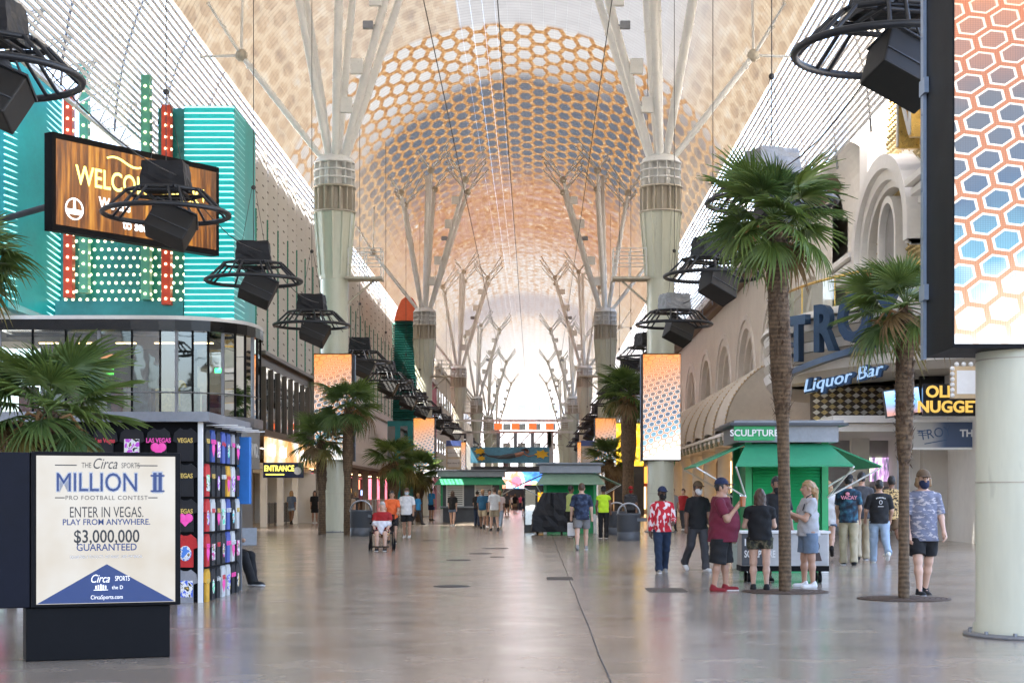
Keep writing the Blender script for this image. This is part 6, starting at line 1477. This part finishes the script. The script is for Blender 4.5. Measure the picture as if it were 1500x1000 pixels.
    if hstyle != 'bald':
        A = SDF(.02); C(A, hc+V(0, .012, .025), hc+V(0, .012, .025), .104, .104, (.82, .97, 1.1))
        if hstyle in ('long', 'tail'): C(A, hr(0, .06, .0), hr(0, .075, -.14 if hstyle == 'long' else -.03), .075, .06, (1.15, .7, 1))
        if hstyle == 'long':
            for e in (-1, 1): C(A, hr(e*.07, .02, 0), hr(e*.075, .02, -.17), .035, .03)
        if hstyle == 'tail': C(A, hr(0, .10, .07), hr(0, .13, -.02), .035, .04); C(A, hr(0, .14, -.02), hr(0, .15, -.32), .05, .022)
        if hstyle == 'shaggy':
            for e in (-1, 1): C(A, hr(e*.075, .0, .0), hr(e*.085, .01, -.07), .04, .036)
            C(A, hr(0, .06, 0), hr(0, .07, -.08), .07, .06)
        lo, G = A.grid(r2); f = A.eval(G, .004) + .004*np.sin(G[0]*90)*np.sin(G[2]*70+G[1]*50)
        c = T(hc); fx = (G[0]-c[0])*math.sin(-th)*-1*-1; yy = -(G[0]-c[0])*math.sin(th)*-1*0 + (-(G[0]-c[0])*math.sin(th)*-1); 
        fwd = (G[0]-c[0])*math.sin(th) - (G[1]-c[1])*math.cos(th)      # distance ahead of the head centre
        line = .045 if hstyle != 'shaggy' else .06
        f = np.maximum(f, np.minimum(fwd - .035*s, np.maximum(fwd-.2, -(G[2]-c[2]-line*s - .0))) )
        f = np.maximum(f, np.where((G[2]-c[2]) < -.045*s, fwd - (-.01)*s, -1)) if hstyle in ('short',) else f
        if hstyle == 'short': f = np.maximum(f, c[2]-.07*s-G[2])
        link('hair', to_mesh('hair', f, lo, r2, hm), t)
    if cap is not None:
        A = SDF(.012); C(A, hc+V(0, .008, .045), hc+V(0, .008, .045), .112, .112, (.84, .98, .95)); lo, G = A.grid(r2*.8); c = T(hc); f = np.maximum(A.eval(G, .003), c[2]+.045*s-G[2]); cp = link('cap', to_mesh('cap', f, lo, r2*.8, cap), t)
        A = SDF(.01); C(A, hr(0, -.07, .052), hr(0, -.145, .040), .075, .062, (1, 1, .14)); lo, G = A.grid(.009 if hi else .014); link('brim', to_mesh('brim', A.eval(G, .002), lo, .009 if hi else .014, cap), cp)
    if mask is not None:
        A = SDF(.02); dz = -.05 if not chin_mask else -.10; C(A, hr(0, -.045, dz), hr(0, -.058, dz-.02), .068, .06, (.98, 1, 1)); lo, G = A.grid(.010 if hi else .018); c = T(hc); fwd = (G[0]-c[0])*math.sin(th) - (G[1]-c[1])*math.cos(th)
        f = np.maximum(A.eval(G, .006), .012-fwd); f = np.maximum(f, G[2]-(c[2]+(dz+.045)*s)); link('face_mask', to_mesh('face_mask', f, lo, .010 if hi else .018, mask), t)
    if hi == 2 or (hi == 1 and abs(((head+180) % 360)-180) < 70):
        for e in (-1, 1):
            p = Vector(T(hr(e*.032, -.090, .018))); mb = MB(); mb.sphere(p, .010*s, 6, 5); mb.build('eye', HAIR['black'], t); mb = MB(); q = Vector(T(hr(e*.034, -.094, .042))); mb.box(q, (.035*s, .012*s, .007*s)); mb.build('eyebrow', hm, t)
    t['_hand'] = [float(v) for v in T(sh[-1][2]+sh[-1][3]*.1)]; t['_handL'] = [float(v) for v in T(sh[1][2]+sh[1][3]*.1)]
    t['_back'] = [float(v) for v in T(up(1.25, .14))]
    return t
def at(x, yfoot): D = DG(yfoot); return PX(x, D), D
def hgt(yhead, yfoot): return CAMZ*(yfoot-yhead)/(yfoot-VY)
WALK = ((20, 8), (-16, 22)); WALK2 = ((-16, 24), (20, 8)); STAND = ((2, 2), (-2, 3)); STEP = ((10, 4), (-9, 12))
def people():
    P = person
    x, D = at(970, 838); P('man in a red patterned long sleeve top, navy cap and jeans walking', x, D, 4, hgt(713, 838), 'dark', 'black', 'short', C_RED, 1.5, .02, DENIM, 'long', SHOEG, cap=NVY, mask=BLK, legs=((-15, 16), (17, 6)), arms=((18, 10, 55), (-8, 10, 12)), hi=2, turn=12)
    x, D = at(1022, 836); P('man in a black tee with white mask and brown cap walking behind the maroon shirt', x, D, 20, hgt(706, 836), 'brown', 'black', 'short', BLK, .75, .03, DGR, 'long', SHOEW, cap=BROWNC, mask=WHT, legs=((14, 6), (-16, 26)), arms=((10, 7, 20), (-14, 7, 12)), hi=1)
    x, D = at(1056, 865); m = P('large man in a maroon tee, navy cap and black shorts holding a drink', x, D, 78, hgt(703, 865)*1.0, 'tan', 'black', 'short', MAROON, .72, .10, BLK, 'mid', SHOER, cap=NVY, legs=((6, 3), (-5, 3)), arms=((10, 8, 12), (25, 6, 118)), belly=.085, wide=1.32, hi=2)
    x, D = at(1113, 864); P('woman in a black top and camouflage shorts seen from behind', x, D, 176, hgt(718, 864), 'fair', 'brown', 'long', BLK, .45, .0, C_CAMO, 'hot', SHOEB, legs=((3, 2), (-3, 4)), arms=((15, 14, 70), (20, 12, 60)), wide=1.15, hi=2)
    x, D = at(1137, 850); P('man in a black tee with mask under his chin behind the palm', x, D, 10, hgt(700, 850), 'brown', 'black', 'short', BLK, .7, .02, DGR, 'short', SHOEB, mask=BLK, chin_mask=True, legs=STAND, arms=((8, 8, 20), (10, 8, 25)), wide=1.1, hi=2, turn=14)
    x, D = at(1184, 860); m = P('woman with a blond ponytail in a grey tee, denim shorts and white trainers', x, D, -80, hgt(706, 860), 'tan', 'blond', 'tail', GRY, .65, .02, MDENIM, 'short', SHOEW, legs=((-2, 2), (4, 4)), arms=((28, 8, 85), (24, 8, 95)), wide=1.16, hi=2)
    mb = MB(); mb.sphere((0, 0, 0), .14, 12, 8, (.55, 1.0, .62)); o = mb.build('sling_bag', C_ZIG, m, (-.16, .10, 1.12)); mb = MB(); mb.tube([(-.13, .10, 1.15), (-.10, .13, 1.35), (.02, .08, 1.47), (.1, -.06, 1.40), (.12, -.13, 1.2)], .009, 5); mb.build('bag_strap', BLK, o).location = (.16, -.10, -1.12)
    x, D = at(1084, 820); P('man in dark clothes standing behind the drink and the palm', x, D, 30, hgt(700, 820), 'brown', 'black', 'short', BLK, .7, .02, DENIM, 'long', SHOEB, legs=STAND, arms=((10, 10, 40), (4, 8, 20)), hi=1, cap=BLK)
    x, D = at(1213, 818); P('woman with long blond hair in a white tee beside the kiosk post', x, D, 168, hgt(705, 818), 'fair', 'blond', 'long', WHT, .6, .12, MDENIM, 'hot', SHOEB, legs=((14, 5), (-22, 34)), arms=((8, 8, 25), (-8, 8, 14)), hi=1)
    x, D = at(1243, 827); m = P('man in a dark tie dye VACAY tee, khaki trousers and black cap', x, D, 172, hgt(696, 827), 'tan', 'black', 'short', C_TIE, .75, .05, KHAKI, 'long', SHOEB, cap=BLK, legs=((6, 4), (-6, 10)), arms=((14, 8, 40), (6, 8, 22)), hi=2, turn=-25)
    b = m['_back']; text('VACAY', .10, mat('print_pink_white', (.7, .25, .32), .7), m, (0, b[1]+.035, b[2]+.05), rot=(R(90), 0, R(180)), depth=.002, bold=.003, name='shirt_print'); mb = MB(); mb.sphere((.03, b[1]+.03, b[2]+.13), .045, 8, 6, (1, .1, .8)); mb.build('shirt_picture', MATS['print_pink_white'], m)
    x, D = at(1262, 820); P('man in a grey tee and beige trousers walking beyond the tie dye tee', x, D, 175, hgt(692, 820), 'tan', 'black', 'short', DGR, .75, .04, KHAKI, 'long', SHOEB, legs=((-8, 14), (10, 4)), arms=((10, 8, 40), (4, 8, 20)), hi=1)
    x, D = at(1288, 824); m = P('person in a black printed tee and light jeans walking away', x, D, 178, hgt(704, 824), 'tan', 'black', 'short', BLK, .85, .03, LDENIM, 'long', SHOEW, legs=((8, 4), (-18, 34)), arms=((6, 16, 35), (4, 14, 30)), wide=1.12, hi=2)
    b = m['_back']; mb = MB(); [mb.box((.03*q, b[1]+.045, b[2]+.13-.002*q*q), (.018, .004, .026)) for q in range(-3, 4)]; mb.build('shirt_print', WHT, m); mb = MB(); mb.tube([(.03*math.cos(a), b[1]+.045, b[2]+.03+.04*math.sin(a)) for a in [i*.52 for i in range(12)]], .006, 5, closed=True); mb.box((0, b[1]+.045, b[2]-.06), (.12, .004, .012)); mb.build('shirt_picture', WHT, m)
    x, D = at(1306, 815); P('man in a leopard print shirt and brown shorts walking away', x, D, 180, hgt(698, 815), 'brown', 'black', 'short', C_LEO, .75, .06, BROWNC, 'short', SHOEW, legs=((8, 4), (-20, 42)), arms=((6, 8, 25), (4, 8, 25)), hi=1)
    x, D = at(1352, 871); P('man with sandy hair, grey wave shirt and black mask walking beside the slim palm', x, D, 6, hgt(684, 871)*.97, 'fair', 'sandy', 'shaggy', C_WAVE, .85, .10, BLK, 'short', SHOEB, cap=BROWNC, mask=NVY, legs=((-10, 10), (14, 5)), arms=((6, 12, 25), (2, 10, 20)), wide=1.12, hi=2)
    # middle distance
    x, D = at(852, 805); m = P('man in a navy print shirt and grey shorts carrying a white bag', x, D, 176, hgt(708, 805), 'fair', 'brown', 'short', C_NAVYP, .85, .07, OLIVE, 'short', SHOEG, legs=((-12, 12), (12, 4)), arms=((2, 14, 14), (-2, 12, 8)), wide=1.12, hi=1)
    h = m['_handL']; mb = MB(); mb.bbox((h[0]+.0, h[1], h[2]-.22), (.20, .09, .36), .03); mb.build('white_bag', WHT, m)
    x, D = at(884, 788); P('security guard in a lime vest and black trousers seen from behind', x, D, 175, hgt(713, 788), 'brown', 'black', 'short', HIVIS, .3, .0, BLK, 'long', SHOEB, legs=STAND, arms=((4, 12, 20), (4, 12, 20)), cap=BLK, hi=1)
    x, D = at(836, 786); P('man in a pale lime vest beside the covered cart', x, D, 120, hgt(712, 786), 'brown', 'black', 'short', cloth('lime_grey', (.42, .50, .16)), .7, .0, BLK, 'long', SHOEB, legs=STAND, hi=1)
    x, D = at(924, 781); P('man in a grey tee and red mask behind the rubbish bin', x, D, 0, hgt(713, 781), 'brown', 'black', 'short', DGR, .75, .0, BLK, 'long', SHOEB, cap=REDC, mask=REDC, hi=1, legs=STAND)
    x, D = at(596, 787); P('man in a white tee, black shorts and pale blue mask walking', x, D, -6, hgt(715, 787), 'tan', 'brown', 'short', WHT, .8, .06, BLK, 'short', SHOEW, mask=cloth('mask_blue', (.45, .55, .62)), legs=((10, 4), (-6, 8)), arms=((4, 10, 16), (0, 10, 16)), wide=1.15, hi=1)
    x, D = at(574, 795); P('man in an orange shirt and black shorts pushing the wheelchair', x, D, 4, hgt(719, 795), 'tan', 'black', 'short', ORANGE, .8, .06, BLK, 'short', SHOEB, legs=STEP, arms=((30, 6, 30), (30, 6, 30)), wide=1.12, hi=1)
    # seated woman in the wheelchair: thighs forward, shins down
    x, D = at(560, 806); P('woman in a red top with white lap towel sitting in the wheelchair', x, D, 0, 1.62, 'fair', 'grey', 'short', REDC, .6, -.06, C_FLORAL, 'short', SHOEB, legs=((84, 80), (84, 80)), arms=((20, 8, 50), (20, 8, 50)), wide=1.15, hi=1)
    t = thing('wheelchair', 'black wheeled transport chair carrying the woman in red', 'wheelchair', (x, D, 0))
    for sx in (-.29, .29):
        mb = MB(); mb.tube([(sx, .22, .95), (sx, .22, .5), (sx, -.22, .5), (sx, -.42, .16)], .016, 6); mb.build('side_frame', M_BLACK, t)
        mb = MB(); mb.tube([(sx, -.25, .72), (sx, .2, .72)], .022, 6); mb.build('arm_rest', M_BLACK, t)
        for yy, r in ((.22, .16), (-.30, .10)): mb = MB(); mb.tube([(sx*1.06, yy+r*math.cos(a), r+.005+r*math.sin(a)) for a in [i*math.pi/10 for i in range(20)]], .016, 6, closed=True); mb.cyl((sx*1.06, yy, r), (sx, yy, .5), .012, n=5); mb.build('wheel', M_BLACK, t)
    mb = MB(); mb.bx(-.27, .27, -.22, .22, .44, .49); mb.build('seat', BLK, t); mb = MB(); mb.bx(-.27, .27, .22, .25, .5, .95); mb.build('back', BLK, t); mb = MB(); mb.bx(-.22, .22, -.55, -.38, .10, .13); mb.build('foot_rest', M_BLACK, t)
    S = SDF(.05); S.cone((-.15, -.12, .70), (.15, -.12, .70), .12, .12, (1, 1.2, .7)); S.cone((0, -.25, .66), (0, -.34, .48), .12, .05, (1, .6, 1)); lo, G = S.grid(.02); tw = link('lap_towel', to_mesh('lap_towel', S.eval(G) + .008*np.sin(G[0]*50)*np.sin(G[2]*40), lo, .02, TOWEL), None, (x, D, 0)); tag(tw, 'white towel bundled on the lap of the woman in the wheelchair', 'towel')
    # groups further on
    far = [(632, 762, 715, 150, BLUEC, NVY, 'short', 'short', 'man in a bright blue tee beside the fin side kiosk'), (663, 771, 719, 170, BLK, MDENIM, 'hot', 'long', 'woman in a black top and denim shorts before the price lists'),
           (707, 774, 716, 175, TEALC, KHAKI, 'short', 'short', 'man in a deep teal shirt and khaki shorts in the talking group'), (717, 772, 717, 20, BLK, BLK, 'short', 'short', 'man in black facing the teal shirt'),
           (724, 777, 714, 200, WHT, KHAKI, 'short', 'short', 'man in a white tee with a black backpack strap'), (732, 774, 717, 170, cloth('pale_pink', (.62, .5, .48)), LDENIM, 'long', 'short', 'person in a pale top and light jeans at the edge of the group'), (699, 770, 719, 160, BLK, DENIM, 'long', 'short', 'person in dark clothes half hidden by the teal shirt'),
           (410, 765, 727, 60, OLIVE, OLIVE, 'short', 'short', 'person in grey sitting by the entrance wall'), (427, 767, 718, 175, cloth('steel_blue', (.10, .14, .22)), LDENIM, 'hot', 'long', 'woman in blue with light shorts at the recessed entrance'), (461, 766, 719, 10, BLK, BLK, 'short', 'long', 'woman in black by the palm at the entrance railing'),
           (514, 771, 722, 190, cloth('tan_top', (.4, .3, .22)), BLK, 'short', 'long', 'person in a tan top behind the fin side bin'), (521, 769, 720, 160, DGR, BLK, 'long', 'short', 'person in charcoal behind the fin side bin'),
           (985, 778, 715, 20, GRY, DGR, 'long', 'short', 'person in grey beyond the black tee walker'), (1001, 776, 716, -30, REDC, DGR, 'long', 'short', 'person in red beyond the black tee walker'), (612, 768, 722, 60, BLUEC, DGR, 'long', 'short', 'person in blue sitting by the pale fence')]
    for i, (x_, yf, yh, hd, tp, bt, bl, hs, lb) in enumerate(far):
        x, D = at(x_, yf); P(lb, x, D, hd, hgt(yh, yf), ['tan', 'fair', 'brown'][i % 3], ['black', 'brown', 'blond'][i % 3], hs, tp, .75, .03, bt, bl, [SHOEB, SHOEW][i % 2], legs=[STAND, STEP, WALK][i % 3], hi=0)
    rnd = random.Random(5); cl = [DGR, WHT, BLK, REDC, NVY, GRY, OLIVE, PINK, TEALC]; nm = ['charcoal', 'white', 'black', 'red', 'navy', 'grey', 'grey brown', 'pink', 'teal']
    for i in range(14):
        x_ = 742 + (i*37 % 60) + rnd.uniform(-2, 2); yf = rnd.uniform(744, 757); x, D = at(x_, yf)
        P('far off walker in a %s top%s below the banner bridge' % (nm[i % 9], [' and shorts', ' and long trousers'][i % 2]), x, D, rnd.choice([0, 180, 160, 20]), rnd.uniform(1.62, 1.85), ['tan', 'fair', 'brown'][i % 3], ['black', 'brown', 'blond'][i % 3], 'short', cl[i % 9], .75, .03, [BLK, DENIM, KHAKI][i % 3], ['short', 'long'][i % 2], SHOEB, legs=[STEP, WALK][i % 2], hi=0, group='crowd below the banner bridge')
    # vendor seated behind the shirt kiosk, only legs and clipboard show
    x, D = PX(338, 26.0), 26.0; P('vendor in black sitting behind the shirt kiosk', x-.1, D, 70, 1.7, 'tan', 'black', 'short', BLK, .7, -.05, BLK, 'long', SHOEB, legs=((80, 72), (80, 60)), arms=((25, 8, 60), (25, 8, 60)), hi=1)
    t = thing('folding_stool', 'low dark stool under the seated vendor', 'stool', (x-.1, D+.02, 0)); mb = MB(); mb.bx(-.2, .2, -.2, .2, .44, .48); mb.build('seat', M_BLACK, t)
    for sx in (-.17, .17):
        for sy in (-.17, .17): mb = MB(); mb.cyl((sx, sy, 0), (sx, sy, .44), .016, n=6); mb.build('leg', M_BLACK, t)
    o = MB().bbox((0, 0, 0), (.34, .03, .28), .008).build('grey_clipboard', M_GREY, None, (x+.28, D-.22, .78), R(20)); tag(o, 'grey clipboard held by the seated vendor', 'clipboard')
    # drink held by the man in maroon
    for p in bpy.data.objects:
        if p.type == 'EMPTY' and p.get('label', '').startswith('large man in a maroon'):
            M = Matrix.Translation(p.location) @ Matrix.Rotation(p.rotation_euler.z, 4, 'Z'); h = M @ Vector(p['_hand'])
            t = thing('drink_cup', 'orange drink in a clear cup held by the man in maroon', 'cup', h + Vector((.03, -.04, -.06))); mb = MB(); mb.lathe([(.034, 0), (.045, .15)], 14); mb.build('drink', emat('orange_drink', (.8, .22, .06), .03), t); mb = MB(); mb.lathe([(.037, -.003), (.049, .17)], 14, cap=False); mb.build('cup', M_GLASSC, t)
    for p in list(bpy.data.objects):
        for k in ('_hand', '_handL', '_back'):
            if k in p: del p[k]
people()
